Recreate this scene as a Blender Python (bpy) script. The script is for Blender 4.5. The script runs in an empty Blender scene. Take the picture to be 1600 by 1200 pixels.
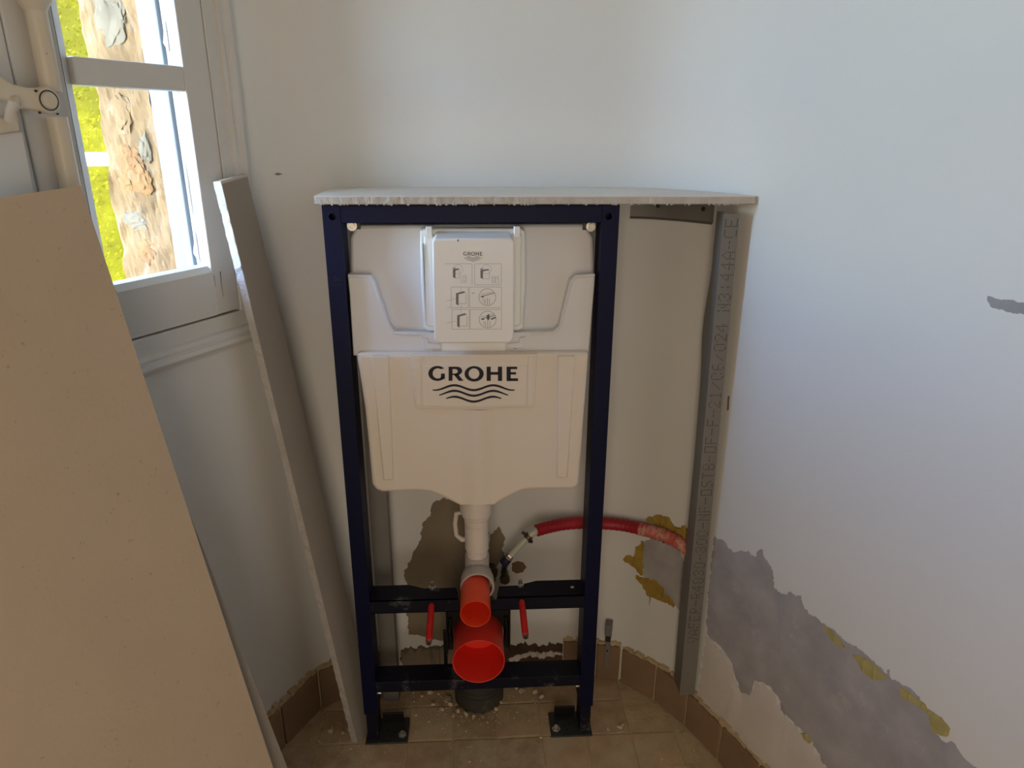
import bpy, bmesh, math, random
from mathutils import Vector, Matrix, noise
random.seed(7)
SC = bpy.context.scene
COL = SC.collection
# ------------------------------------------------------------------ camera
CAM = Vector((0.0018, -1.2239, 1.2765))
YAW, PITCH, ROLL, FPX = 0.0542, 0.3445, 0.0048, 1109.0
def cam_axes():
    cy, sy, cp, sp = math.cos(YAW), math.sin(YAW), math.cos(PITCH), math.sin(PITCH)
    f = Vector((sy*cp, cy*cp, -sp)); r = Vector((cy, -sy, 0)); u = r.cross(f)
    cr, sr = math.cos(ROLL), math.sin(ROLL)
    return r*cr+u*sr, u*cr-r*sr, f
CR, CU, CF = cam_axes()
cd = bpy.data.cameras.new('camera'); cam = bpy.data.objects.new('camera', cd); COL.objects.link(cam)
cd.sensor_width = 36; cd.lens = FPX*36/1600; cd.clip_start = .02; cd.clip_end = 200
cam.matrix_world = Matrix(((CR.x, CU.x, -CF.x, CAM.x), (CR.y, CU.y, -CF.y, CAM.y), (CR.z, CU.z, -CF.z, CAM.z), (0, 0, 0, 1)))
SC.camera = cam
# ------------------------------------------------------------------ sky, sun, exposure
SC.view_settings.view_transform = 'Standard'; SC.view_settings.look = 'None'
SC.view_settings.gamma = 1; SC.view_settings.use_curve_mapping = False
SC.view_settings.exposure = 1.0
SUN_DIR = Vector((-.69, -.53, .80)).normalized()
w = bpy.data.worlds.new('sky'); SC.world = w; w.use_nodes = True
nt = w.node_tree; bg = nt.nodes['Background']
sky = nt.nodes.new('ShaderNodeTexSky'); sky.sky_type = 'NISHITA'; sky.sun_disc = False; sky.dust_density = .3; sky.ozone_density = 2.5
sky.sun_elevation = math.asin(SUN_DIR.z); sky.sun_rotation = math.atan2(SUN_DIR.x, SUN_DIR.y)
tint = nt.nodes.new('ShaderNodeMixRGB'); tint.blend_type = 'MULTIPLY'; tint.inputs[0].default_value = 1; tint.inputs[2].default_value = (.86, .98, 1.11, 1)
nt.links.new(sky.outputs[0], tint.inputs[1]); nt.links.new(tint.outputs[0], bg.inputs[0]); bg.inputs[1].default_value = 1.75
sl = bpy.data.lights.new('sun', 'SUN'); sun = bpy.data.objects.new('sun', sl); COL.objects.link(sun)
sl.energy = 0.62; sl.angle = .009; sl.color = (1, .93, .82)
sun.rotation_euler = SUN_DIR.to_track_quat('Z', 'Y').to_euler(); sun.location = SUN_DIR*20
dl = bpy.data.lights.new('fill_light', 'AREA'); fill = bpy.data.objects.new('fill_light', dl); COL.objects.link(fill)   # added warm fill, set in an unseen doorway behind the camera
dl.shape = 'RECTANGLE'; dl.size = .84; dl.size_y = 1.95; dl.energy = 7.9; dl.color = (1, .83, .64)
fill.location = (-.10, -2.50, 1.02); fill.rotation_euler = (math.radians(90), 0, 0)
pl = bpy.data.lights.new('window_portal', 'AREA'); por = bpy.data.objects.new('window_portal', pl); COL.objects.link(por)   # only guides sampling of the sky through the window
pl.shape = 'RECTANGLE'; pl.size = .62; pl.size_y = 1.4; pl.cycles.is_portal = True
por.location = (-.452-.4789*.24-.8779*.26, -.020-.8779*.24+.4789*.26, 1.62); por.rotation_euler = Vector((-.8779, .4789, 0)).to_track_quat('Z', 'Y').to_euler()
SC.cycles.max_bounces = 14; SC.cycles.diffuse_bounces = 8; SC.cycles.sample_clamp_indirect = 6

# ------------------------------------------------------------------ rays of the photograph -> points on real planes
def ray(px, py): return CF + CR*((px-800)/FPX) - CU*((py-600)/FPX)
def onplane(px, py, p, n):
    d = ray(px, py); p = Vector(p); n = Vector(n)
    return CAM + d*((p-CAM).dot(n)/d.dot(n))
def Y(px, py, y=0.): return onplane(px, py, (0, y, 0), (0, 1, 0))
def Z(px, py, z=0.): return onplane(px, py, (0, 0, z), (0, 0, 1))
# ------------------------------------------------------------------ materials
def lin(c): return tuple(((x/255)/12.92 if x/255 <= .04045 else ((x/255+.055)/1.055)**2.4) for x in c)
MATS = {}
def mat(name, rgb, rough=.6, metal=0, var=.06, scale=8, bump=0, bscale=60, spec=.4, dust=None, dust_amt=.0, dust_scale=5, rand=0, trans=0):
    m = bpy.data.materials.new(name); m.use_nodes = True; n = m.node_tree.nodes; l = m.node_tree.links
    b = n['Principled BSDF']; b.inputs['Roughness'].default_value = rough; b.inputs['Metallic'].default_value = metal
    b.inputs['Specular IOR Level'].default_value = spec
    if trans: b.inputs['Transmission Weight'].default_value = trans
    c = lin(rgb)
    tc = n.new('ShaderNodeTexCoord'); nz = n.new('ShaderNodeTexNoise'); nz.inputs['Scale'].default_value = scale; nz.inputs['Detail'].default_value = 6
    l.new(tc.outputs['Object'], nz.inputs['Vector'])
    rp = n.new('ShaderNodeValToRGB'); rp.color_ramp.elements[0].position = .3; rp.color_ramp.elements[1].position = .7
    rp.color_ramp.elements[0].color = (*[x*(1-var) for x in c], 1); rp.color_ramp.elements[1].color = (*[min(1, x*(1+var)) for x in c], 1)
    l.new(nz.outputs['Fac'], rp.inputs[0]); out = rp.outputs[0]
    if rand:
        oi = n.new('ShaderNodeObjectInfo'); hs = n.new('ShaderNodeHueSaturation'); mr = n.new('ShaderNodeMapRange')
        mr.inputs['To Min'].default_value = 1-rand; mr.inputs['To Max'].default_value = 1+rand
        l.new(oi.outputs['Random'], mr.inputs['Value']); l.new(mr.outputs[0], hs.inputs['Value']); l.new(out, hs.inputs['Color']); out = hs.outputs[0]
    if dust:
        n2 = n.new('ShaderNodeTexNoise'); n2.inputs['Scale'].default_value = dust_scale; n2.inputs['Detail'].default_value = 9; n2.inputs['Roughness'].default_value = .7
        l.new(tc.outputs['Object'] if not rand else n.new('ShaderNodeNewGeometry').outputs['Position'], n2.inputs['Vector'])
        r2 = n.new('ShaderNodeValToRGB'); r2.color_ramp.elements[0].position = .62-dust_amt*.35; r2.color_ramp.elements[1].position = .8-dust_amt*.3
        l.new(n2.outputs['Fac'], r2.inputs[0]); mx = n.new('ShaderNodeMixRGB'); mx.inputs[2].default_value = (*lin(dust), 1)
        l.new(r2.outputs[0], mx.inputs[0]); l.new(out, mx.inputs[1]); out = mx.outputs[0]
    l.new(out, b.inputs['Base Color'])
    if bump:
        n3 = n.new('ShaderNodeTexNoise'); n3.inputs['Scale'].default_value = bscale; n3.inputs['Detail'].default_value = 8
        l.new(tc.outputs['Object'], n3.inputs['Vector']); bp = n.new('ShaderNodeBump'); bp.inputs['Strength'].default_value = bump; bp.inputs['Distance'].default_value = .004
        l.new(n3.outputs['Fac'], bp.inputs['Height']); l.new(bp.outputs[0], b.inputs['Normal'])
    MATS[name] = m; return m
WALLM = mat('painted_plaster', (218, 219, 217), .75, var=.02, scale=3, bump=.08, bscale=30, spec=.25)
RAWW = mat('raw_brown_plaster', (150, 128, 106), .85, var=.08, scale=4, bump=.2, bscale=30, spec=.2)
CEILM = mat('ceiling_paint', (206, 198, 186), .8, var=.02, spec=.2)
WOODW = mat('white_gloss_paint', (206, 206, 204), .36, var=.03, scale=5, bump=.05, bscale=25, spec=.4)
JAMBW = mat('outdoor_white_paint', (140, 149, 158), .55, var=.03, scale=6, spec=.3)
PEEL = mat('bare_wood_paint_loss', (196, 184, 176), .8, var=.15, scale=30)
CREAM = mat('cream_painted_iron', (206, 197, 178), .4, var=.05, spec=.5)
DARKJ = mat('dark_gap', (40, 36, 32), .9, var=.1)
PAPER = mat('plasterboard_paper', (190, 172, 150), .85, var=.035, scale=7, dust=(104, 88, 70), dust_amt=.0, dust_scale=110, bump=.12, bscale=150, spec=.15)
PAPER2 = mat('plasterboard_paper_grey', (150, 143, 134), .85, var=.03, scale=6, bump=.1, bscale=150, spec=.15)
BOARDW = mat('plasterboard_cream_face', (224, 220, 212), .8, var=.03, scale=6, spec=.2)
GYPS = mat('cut_gypsum', (192, 187, 182), .9, var=.08, scale=45, dust=(150, 140, 130), dust_amt=.0, dust_scale=60, bump=.9, bscale=120, spec=.1)
BLUE = mat('dark_blue_coating', (7, 14, 48), .5, var=.12, scale=6, dust=(70, 72, 92), dust_amt=-.16, dust_scale=16, spec=.18)
BLUED = mat('dark_blue_coating_dusty', (10, 13, 34), .5, var=.1, scale=6, dust=(128, 126, 126), dust_amt=.16, dust_scale=13, spec=.25)
STEEL = mat('bright_zinc', (200, 198, 190), .28, metal=.9, var=.08, scale=60)
GALV = mat('galvanised_steel', (128, 126, 122), .55, metal=.3, var=.06, scale=14, spec=.4)
DKST = mat('dark_steel', (62, 66, 66), .45, metal=.5, var=.15, scale=30, dust=(120, 118, 105), dust_amt=.0, dust_scale=40)
CIST = mat('cistern_plastic', (226, 217, 206), .42, var=.015, scale=4, spec=.4)
CIST2 = mat('cistern_upper_shell', (220, 222, 226), .42, var=.015, scale=4, spec=.4)
COVER = mat('white_cover_plastic', (236, 236, 234), .38, var=.01, spec=.4)
CLEAR = mat('milky_plastic', (226, 230, 230), .3, var=.02, spec=.5)
PVCW = mat('white_pvc', (222, 214, 206), .35, var=.02, spec=.5)
PVCG = mat('grey_pvc', (186, 180, 176), .4, var=.02, spec=.4)
ORNG = mat('orange_plastic', (244, 80, 44), .42, var=.04, scale=9, spec=.4)
ORNG2 = mat('deep_orange_plastic', (232, 58, 42), .45, var=.05, scale=9, spec=.4)
REDSL = mat('red_sleeve', (205, 38, 40), .4, var=.12, scale=40, spec=.4)
BLACK = mat('black_plastic', (14, 14, 16), .45, var=.1)
DGREY = mat('dark_grey_pipe', (62, 60, 58), .55, var=.1, dust=(112, 100, 84), dust_amt=.1, dust_scale=14)
HOSER = mat('red_corrugated_conduit', (158, 24, 40), .45, var=.15, scale=18, spec=.4)
HOSED = mat('plaster_splashed_conduit', (186, 92, 84), .8, var=.2, scale=40, dust=(206, 176, 158), dust_amt=.35, dust_scale=30, bump=.5)
PEX = mat('translucent_pipe', (196, 196, 184), .3, var=.04, spec=.5)
BRASS = mat('dull_brass', (92, 82, 66), .4, metal=.6, var=.2, scale=30)
INKB = mat('blue_valve_cap', (34, 30, 74), .4, var=.1)
INK = mat('black_print', (20, 20, 34), .6, var=.02)
INKG = mat('grey_print', (120, 122, 122), .7, var=.05)
INKG2 = mat('stamped_dots', (40, 38, 36), .8, var=.05)
CEM = mat('grey_cement_render', (166, 163, 164), .9, var=.16, scale=14, dust=(186, 183, 182), dust_amt=.12, dust_scale=22, bump=.6, bscale=35, spec=.1)
CEMD = mat('dark_cement_render', (134, 122, 104), .9, var=.12, scale=10, bump=.4, bscale=40, spec=.1)
SKIM = mat('rough_white_skim', (206, 200, 194), .9, var=.05, scale=12, bump=.4, bscale=40, spec=.1)
FOAM = mat('yellow_filler', (160, 134, 62), .85, var=.14, scale=40, bump=.5, bscale=70, spec=.15)
FOAML = mat('pale_yellow_filler', (172, 162, 106), .85, var=.1, scale=40, bump=.3, spec=.15)
TILE = mat('dusty_terracotta', (180, 156, 126), .85, var=.14, scale=20, dust=(196, 180, 152), dust_amt=.45, dust_scale=9, rand=.13, bump=.25, bscale=60, spec=.2)
SKTILE = mat('skirting_terracotta', (136, 112, 88), .7, var=.1, scale=14, dust=(170, 148, 120), dust_amt=-.02, dust_scale=14, rand=.1, bump=.2, bscale=50, spec=.25)
GROUT = mat('dusty_grout', (190, 172, 140), .95, var=.12, scale=30, dust=(150, 130, 102), dust_amt=.1, dust_scale=12, bump=.5, bscale=90, spec=.1)
SOIL = mat('broken_masonry', (84, 68, 54), .95, var=.25, scale=26, dust=(140, 122, 100), dust_amt=-.02, dust_scale=18, bump=.9, bscale=50, spec=.1)
CHIP = mat('plaster_chip', (190, 176, 152), .9, var=.12, scale=40, rand=.18, bump=.4, spec=.1)
STAIN = mat('brown_stain', (122, 104, 84), .9, var=.1, scale=20, spec=.1)
GREYST = mat('grey_smear', (150, 150, 152), .9, var=.1, scale=30, spec=.1)
STONEW = mat('sunlit_lime_render', (146, 114, 78), .95, var=.25, scale=11, dust=(144, 132, 116), dust_amt=.22, dust_scale=22, bump=1, bscale=46, spec=.1)
STONE1 = mat('pale_grey_stone', (132, 116, 94), .9, var=.2, scale=20, bump=.4, spec=.1)
STONE2 = mat('ochre_stone', (152, 110, 70), .9, var=.14, scale=24, bump=.8, spec=.1)
HEDGEM = mat('yellow_green_leaves', (140, 120, 0), .7, var=.3, scale=2.2, spec=.2)
GRASSM = mat('dry_yellow_ground', (180, 170, 40), .9, var=.2, scale=3)
RAILM = mat('white_rail_paint', (240, 240, 240), .5, var=.02)
RUST = mat('rust_spot', (64, 46, 38), .9)
gm = bpy.data.materials.new('window_glass'); gm.use_nodes = True; n_ = gm.node_tree.nodes; l_ = gm.node_tree.links
n_.remove(n_['Principled BSDF']); tr_ = n_.new('ShaderNodeBsdfTransparent'); gl_ = n_.new('ShaderNodeBsdfGlossy'); gl_.inputs['Roughness'].default_value = .02
mx_ = n_.new('ShaderNodeMixShader'); mx_.inputs[0].default_value = .05; l_.new(tr_.outputs[0], mx_.inputs[1]); l_.new(gl_.outputs[0], mx_.inputs[2]); l_.new(mx_.outputs[0], n_['Material Output'].inputs[0])
GLASS = gm
# ------------------------------------------------------------------ object helpers
ORG = {}
def tag(o, label=None, cat=None, group=None, kind=None):
    if label: o['label'] = label
    if cat: o['category'] = cat
    if group: o['group'] = group
    if kind: o['kind'] = kind
    return o
def empty(name, loc=(0, 0, 0), parent=None):
    o = bpy.data.objects.new(name, None); o.empty_display_size = .05; COL.objects.link(o)
    p = ORG.get(parent.name, Vector()) if parent else Vector()
    o.location = Vector(loc)-p if not parent else (0, 0, 0); ORG[o.name] = Vector(loc) if not parent else p
    if parent: o.parent = parent
    return o
class MB:
    def __init__(s): s.v = []; s.f = []; s.m = []
    def add(s, vs, fs, m=0):
        o = len(s.v); s.v += [Vector(x) for x in vs]; s.f += [[i+o for i in f] for f in fs]; s.m += [m]*len(fs); return s
    def box(s, a, b, m=0):
        x0, y0, z0 = a; x1, y1, z1 = b
        return s.add([(x0, y0, z0), (x1, y0, z0), (x1, y1, z0), (x0, y1, z0), (x0, y0, z1), (x1, y0, z1), (x1, y1, z1), (x0, y1, z1)],
                     [(0, 3, 2, 1), (4, 5, 6, 7), (0, 1, 5, 4), (1, 2, 6, 5), (2, 3, 7, 6), (3, 0, 4, 7)], m)
    def hexa(s, p, m=0):   # 8 points: bottom ring 0-3, top ring 4-7
        return s.add(p, [(0, 3, 2, 1), (4, 5, 6, 7), (0, 1, 5, 4), (1, 2, 6, 5), (2, 3, 7, 6), (3, 0, 4, 7)], m)
    def prism(s, ring, d, m=0, msides=None):   # ring of 3-D points, extruded by vector d
        n = len(ring); ring = [Vector(x) for x in ring]; d = Vector(d); o = len(s.v)
        s.v += ring+[x+d for x in ring]
        s.f += [list(range(o, o+n)), list(range(o+2*n-1, o+n-1, -1))]; s.m += [m, m]
        for i in range(n):
            j = (i+1) % n; s.f.append([o+i, o+n+i, o+n+j, o+j]); s.m.append(m if msides is None else msides)
        return s
    def tube(s, pts, rad, seg=16, m=0, caps=True, scale=None):
        pts = [Vector(p) for p in pts]; n = len(pts); o = len(s.v)
        if not isinstance(rad, (list, tuple)): rad = [rad]*n
        up = Vector((0, 0, 1)); t0 = (pts[1]-pts[0]).normalized()
        a = t0.orthogonal().normalized() if abs(t0.dot(up)) > .95 else t0.cross(up).normalized()
        for i in range(n):
            t = (pts[min(i+1, n-1)]-pts[max(i-1, 0)])
            t = t.normalized() if t.length > 1e-9 else t0
            a = (a-t*a.dot(t)).normalized(); b = t.cross(a)
            for k in range(seg):
                q = 2*math.pi*k/seg; s.v.append(pts[i]+(a*math.cos(q)+b*math.sin(q))*rad[i])
        for i in range(n-1):
            for k in range(seg):
                k2 = (k+1) % seg; s.f.append([o+i*seg+k, o+i*seg+k2, o+(i+1)*seg+k2, o+(i+1)*seg+k]); s.m.append(m)
        if caps:
            s.f.append([o+k for k in range(seg)][::-1]); s.m.append(m)
            s.f.append([o+(n-1)*seg+k for k in range(seg)]); s.m.append(m)
        return s
    def lathe(s, p0, axis, prof, seg=32, m=0):   # prof: (distance along axis, radius)
        ax = Vector(axis).normalized(); return s.tube_rings([(Vector(p0)+ax*d, r) for d, r in prof], ax, seg, m)
    def tube_rings(s, rings, ax, seg, m=0):
        a = ax.orthogonal().normalized(); b = ax.cross(a); o = len(s.v); n = len(rings)
        for c, r in rings:
            for k in range(seg):
                q = 2*math.pi*k/seg; s.v.append(c+(a*math.cos(q)+b*math.sin(q))*r)
        for i in range(n-1):
            for k in range(seg):
                k2 = (k+1) % seg; s.f.append([o+i*seg+k, o+i*seg+k2, o+(i+1)*seg+k2, o+(i+1)*seg+k]); s.m.append(m)
        if rings[0][1] > 1e-5: s.f.append([o+k for k in range(seg)][::-1]); s.m.append(m)
        if rings[-1][1] > 1e-5: s.f.append([o+(n-1)*seg+k for k in range(seg)]); s.m.append(m)
        return s
    def build(s, name, mats, parent=None, smooth=False, bevel=0, seg=2, kind=None):
        me = bpy.data.meshes.new(name); org = ORG.get(parent.name, Vector()) if parent else Vector()
        me.from_pydata([v-org for v in s.v], [], s.f)
        for m in (mats if isinstance(mats, (list, tuple)) else [mats]): me.materials.append(m)
        me.polygons.foreach_set('material_index', s.m)
        bm = bmesh.new(); bm.from_mesh(me); bmesh.ops.recalc_face_normals(bm, faces=bm.faces); bm.to_mesh(me); bm.free()
        if smooth:
            me.polygons.foreach_set('use_smooth', [True]*len(me.polygons))
            me.set_sharp_from_angle(angle=math.radians(38))
        o = bpy.data.objects.new(name, me); COL.objects.link(o)
        if parent: o.parent = parent
        ORG[o.name] = org
        if bevel:
            b = o.modifiers.new('bevel', 'BEVEL'); b.width = bevel; b.segments = seg; b.limit_method = 'ANGLE'; b.angle_limit = math.radians(35)
            if smooth: b.harden_normals = False
        if kind: o['kind'] = kind
        return o
def crom(pts, n=8):
    pts = [Vector(p) for p in pts]; P = [pts[0]*2-pts[1]]+pts+[pts[-1]*2-pts[-2]]; out = []
    for i in range(1, len(P)-2):
        for k in range(n):
            t = k/n; a, b, c, d = P[i-1:i+3]
            out.append(.5*((2*b)+(c-a)*t+(2*a-5*b+4*c-d)*t*t+(3*b-a-3*c+d)*t*t*t))
    return out+[pts[-1]]
# ------------------------------------------------------------------ plan of the walls
A2 = Vector((-.452, -.020)); L2 = Vector((-.4789, -.8779)); N2 = Vector((.8779, -.4789))   # the window wall: along it (to the front), into the room
def LW(s, z, off=0.):
    p = A2+L2*s+N2*off; return Vector((p.x, p.y, z))
def lw_hit(px, py, off=0.):
    p = onplane(px, py, (*(A2+N2*off), 0), (*N2, 0)); d = Vector((p.x, p.y))-A2; return d.dot(L2), p.z
S0 = -.132
ctrl = [LW(S0+.03, 0), LW(S0, 0), (-.368, .122, 0), (-.335, .146, 0), (-.28, .166, 0), (-.2, .182, 0), (-.1, .191, 0), (.1, .194, 0), (.25, .187, 0), (.315, .176, 0),
        (.37, .150, 0), (.422, .102, 0), (.457, .054, 0), (.482, .005, 0), (.520, -.082, 0), (.559, -.175, 0), (.70, -.508, 0)]
PATH = [Vector((p.x, p.y)) for p in crom(ctrl, 6)[6:]]
PATH += [Vector((.70+.39*k, -.508-.921*k)) for k in (.6, 1.2, 1.8, 2.1)]
TT = [0.]
for a, b in zip(PATH, PATH[1:]): TT.append(TT[-1]+(b-a).length)
def wp(t, z, off=0.):
    t = max(0, min(TT[-1]-1e-6, t)); i = max(0, min(len(PATH)-2, next(k for k in range(len(TT)-1) if TT[k+1] > t)))
    a, b = PATH[i], PATH[i+1]; f = (t-TT[i])/(TT[i+1]-TT[i]); p = a.lerp(b, f)
    def nrm(k):
        k0, k1 = max(0, k-1), min(len(PATH)-1, k+1); d = (PATH[k1]-PATH[k0]).normalized(); return Vector((d.y, -d.x))
    n = nrm(i).lerp(nrm(i+1), f).normalized(); p = p+n*off; return Vector((p.x, p.y, z))
def wt(px, py, off=0.):   # ray meets the curved wall: (t, z)
    d = ray(px, py); best = None
    for i in range(len(PATH)-1):
        a, b = PATH[i], PATH[i+1]; e = b-a; den = d.x*e.y-d.y*e.x
        if abs(den) < 1e-12: continue
        q = a-Vector((CAM.x, CAM.y)); k = (q.x*e.y-q.y*e.x)/den; u = (q.x*d.y-q.y*d.x)/den
        if k > 0 and -1e-6 <= u <= 1+1e-6 and (best is None or k < best[0]): best = (k, TT[i]+u*(TT[i+1]-TT[i]), CAM.z+d.z*k)
    return best[1], best[2]
def t_at(x=None, y=None):
    return min(range(len(PATH)), key=lambda i: (abs(PATH[i].x-x) if x is not None else 0)+(abs(PATH[i].y-y) if y is not None else 0))
CEIL = 2.55
# ------------------------------------------------------------------ floor, walls, ceiling
front_y = -2.42
fl = MB().box((-2.0, -2.6, -.12), (1.8, .30, -.0022)); floor = fl.build('floor', GROUT, kind='structure')
def strip_wall(name, i0, i1):
    m = MB(); n = i1-i0+1
    for i in range(i0, i1+1):
        for z in (0, CEIL):
            a = wp(TT[i], z, 0); b = wp(TT[i], z, -.09); m.v += [a, b]
    for k in range(n-1):
        o = k*4; m.f += [[o, o+4, o+6, o+2], [o+1, o+3, o+7, o+5], [o+2, o+6, o+7, o+3], [o, o+1, o+5, o+4]]
    m.f += [[0, 2, 3, 1], [(n-1)*4, (n-1)*4+1, (n-1)*4+3, (n-1)*4+2]]; m.m = [0]*len(m.f)
    return m.build(name, WALLM, smooth=True, kind='structure')
isplit = t_at(x=.472, y=.028)
wall_back = strip_wall('wall_back', 0, isplit); wall_right = strip_wall('wall_right', isplit, len(PATH)-1)
# window wall: thick masonry with an opening
WS0, WS1, WZ0, WZ1, TH = -.072, .553, .915, 2.28, .215
def lbox(m, s0, s1, z0, z1, o0, o1, mi=0):
    return m.hexa([LW(s0, z0, o0), LW(s1, z0, o0), LW(s1, z0, o1), LW(s0, z0, o1), LW(s0, z1, o0), LW(s1, z1, o0), LW(s1, z1, o1), LW(s0, z1, o1)], mi)
m = MB()
RS0, RS1 = -.022, .503           # the outer reveal
lbox(m, S0, 2.75, 0, WZ0, -TH, 0); lbox(m, S0, 2.75, WZ1, CEIL, -TH, 0); lbox(m, WS1, 2.75, WZ0, WZ1, -TH, 0); lbox(m, S0, WS0, WZ0, WZ1, -TH, 0)
lbox(m, WS0, RS0-.012, WZ0, WZ1, -TH, -.078); lbox(m, RS1, WS1, WZ0, WZ1, -TH, -.078)
lbox(m, -.40, S0, 0, CEIL, -TH, -.11)
wall_left = m.build('wall_left', [WALLM], kind='structure')
e0 = LW(2.75, 0); e1 = PATH[-1]
m = MB().box((e0.x-.1, front_y-.12, 0), (-.55, front_y, CEIL)).box((.35, front_y-.12, 0), (e1.x+.1, front_y, CEIL)).box((-.55, front_y-.12, 2.05), (.35, front_y, CEIL))
m.build('wall_front', RAWW, kind='structure')
m = MB().box((-.75, front_y-.36, 0), (.55, front_y-.30, CEIL)).box((-.80, front_y-.36, 0), (-.74, front_y-.12, CEIL)).box((.54, front_y-.36, 0), (.60, front_y-.12, CEIL)).box((-.80, front_y-.36, 2.3), (.60, front_y-.12, 2.36)).box((-.80, front_y-.36, -.12), (.60, front_y-.12, -.002))
m.build('sky_blocker', RAWW, kind='structure')  # added unseen box behind the doorway, keeps sky light out
MB().box((-2.1, -2.6, CEIL), (1.8, .35, CEIL+.1)).build('ceiling', CEILM, kind='structure')
# stone reveal of the window: rough lime render with lumps of stone showing
m = MB(); ns, nz_ = 26, 130
def reveal_pt(i, j):
    off = -.080-(TH-.078)*i/ns; z = 1.0+1.28*j/nz_
    q = noise.fractal(Vector((off*22, z*11, 3.1)), 1.0, 2.0, 5)*.006+noise.fractal(Vector((off*60, z*55, 1.7)), 1, 2, 3)*.0025
    if i == ns: q += noise.noise(Vector((z*14, 0, 0)))*.008; off += noise.noise(Vector((z*17, 5, 0)))*.012
    return LW(RS0+.002+q, z, off)
for i in range(ns+1):
    for j in range(nz_+1): m.v.append(reveal_pt(i, j))
for i in range(ns+1):
    j = 0
for i in range(ns):
    for j in range(nz_):
        o = i*(nz_+1)+j; m.f.append([o, o+1, o+nz_+2, o+nz_+1]); m.m.append(0)
o = len(m.v)
for j in range(nz_+1): m.v.append(LW(RS0-.03, 1.0+1.28*j/nz_, -TH-.004))
for j in range(nz_): m.f.append([ns*(nz_+1)+j, ns*(nz_+1)+j+1, o+j+1, o+j]); m.m.append(0)
m.build('lime_render', STONEW, wall_left, smooth=False)
def rock(c, r, seed, rough=0, sub=1):
    bm = bmesh.new(); bmesh.ops.create_icosphere(bm, subdivisions=sub, radius=1)
    vs = []
    for v in bm.verts:
        k = 1+.35*noise.noise(v.co*1.3+Vector((seed*7.1, seed*3.3, 0)))+rough*noise.noise(v.co*3.1+Vector((seed*2.1, 0, seed))); vs.append(Vector((v.co.x*r[0]*k, v.co.y*r[1]*k, v.co.z*r[2]*k)))
    fs = [[v.index for v in f.verts] for f in bm.faces]; bm.free()
    return vs, fs
for k, (off, z, ru, rz_, mt) in enumerate([(-.150, 1.435, .030, .030, STONE1), (-.122, 1.452, .013, .022, STONE1), (-.16, 1.225, .024, .022, STONE2), (-.135, 1.195, .020, .024, STONE2),
                                         (-.170, 1.185, .018, .016, STONE2), (-.165, 1.125, .026, .014, STONE1), (-.15, 1.07, .022, .02, STONE2), (-.115, 1.245, .012, .02, STONE1), (-.155, 1.30, .02, .025, STONEW),
                                         (-.16, 1.55, .03, .03, STONE2), (-.14, 1.65, .03, .028, STONE1), (-.165, 1.78, .028, .03, STONE2)]):
    vs, fs = rock((0, 0, 0), (.0036, ru*1.1, rz_*1.1), k+2, .5, 3)
    m = MB().add([LW(RS0+.003+v.x, z+v.z, off+v.y) for v in vs], fs)
    m.build('stone', mt, wall_left)
m = MB(); lbox(m, RS0-.01, RS1, .93, .995, -TH-.03, -.07); m.build('outer_sill', STONEW, wall_left, bevel=.006)
# ------------------------------------------------------------------ window_1: two casements, frame, mouldings, bolt
win = empty('window_1', LW(.24, 1.0)); tag(win, kind='structure')
def lpart(name, boxes, mt, parent, bevel=.002):
    m = MB()
    for b in boxes: lbox(m, *b)
    return m.build(name, mt, parent, bevel=bevel)
# fixed outer frame (white jambs that show bright behind the glass)
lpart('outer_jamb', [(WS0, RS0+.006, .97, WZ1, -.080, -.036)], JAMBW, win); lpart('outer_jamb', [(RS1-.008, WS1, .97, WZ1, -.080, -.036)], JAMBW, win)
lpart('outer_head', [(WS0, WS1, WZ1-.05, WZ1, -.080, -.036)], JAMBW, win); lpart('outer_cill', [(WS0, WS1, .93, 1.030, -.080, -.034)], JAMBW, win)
BARS = [(1.330, 1.366), (1.645, 1.681), (1.955, 1.991)]
def casement(s_r, s_l, in_r, in_l, chamf):
    c = empty('casement', parent=win)
    lpart('stile', [(s_r, in_r, .972, WZ1-.03, -.033, 0)], WOODW, c)
    lpart('stile', [(in_l+chamf, s_l, .972, WZ1-.03, -.033, 0)], WOODW, c)
    if chamf:
        m = MB(); z0, z1 = 1.04, WZ1-.09
        m.prism([LW(in_l+chamf, z0, 0), LW(in_l, z0, -.014), LW(in_l, z0, -.030), LW(in_l+chamf, z0, -.030)], (0, 0, z1-z0)); m.build('glazing_bead', WOODW, c)
    m = MB(); m.prism([LW(in_r, .972, 0), LW(in_r, 1.046, 0), LW(in_r, 1.056, -.008), LW(in_r, 1.056, -.033), LW(in_r, .972, -.033)], LW(in_l, 0)-LW(in_r, 0)); m.build('rail', WOODW, c)
    lpart('rail', [(in_r, in_l, WZ1-.095, WZ1-.03, -.033, 0)], WOODW, c)
    for z0, z1 in BARS: lpart('glazing_bar', [(in_r-.001, in_l+.001, z0, z1, -.032, -.001)], WOODW, c, .003)
    lev = [1.05]+[x for b in BARS for x in b]+[WZ1-.09]
    for z0, z1 in zip(lev[::2], lev[1::2]): lpart('glass_pane', [(in_r, in_l, z0, z1, -.019, -.016)], GLASS, c, 0)
    return c
c1 = casement(-.070, .2395, -.020, .157, .018); c2 = casement(.2415, .551, .318, .501, 0)
# flaking paint on the inside of the stile, seen through the glass
for z0, z1, wd in ((1.385, 1.435, .012), (1.06, 1.115, .014), (1.13, 1.24, .006)):
    m = MB(); pts = [(z0, -.024), (z0+.3*(z1-z0), -.024-wd*.9), (z0+.55*(z1-z0), -.024-wd*.55), (z1, -.0245), (z0+.6*(z1-z0), -.0235)]
    m.prism([LW(-.0192, z, o) for z, o in pts], L2.to_3d()*.0008); m.build('bare_patch', PEEL, c1)
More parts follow.
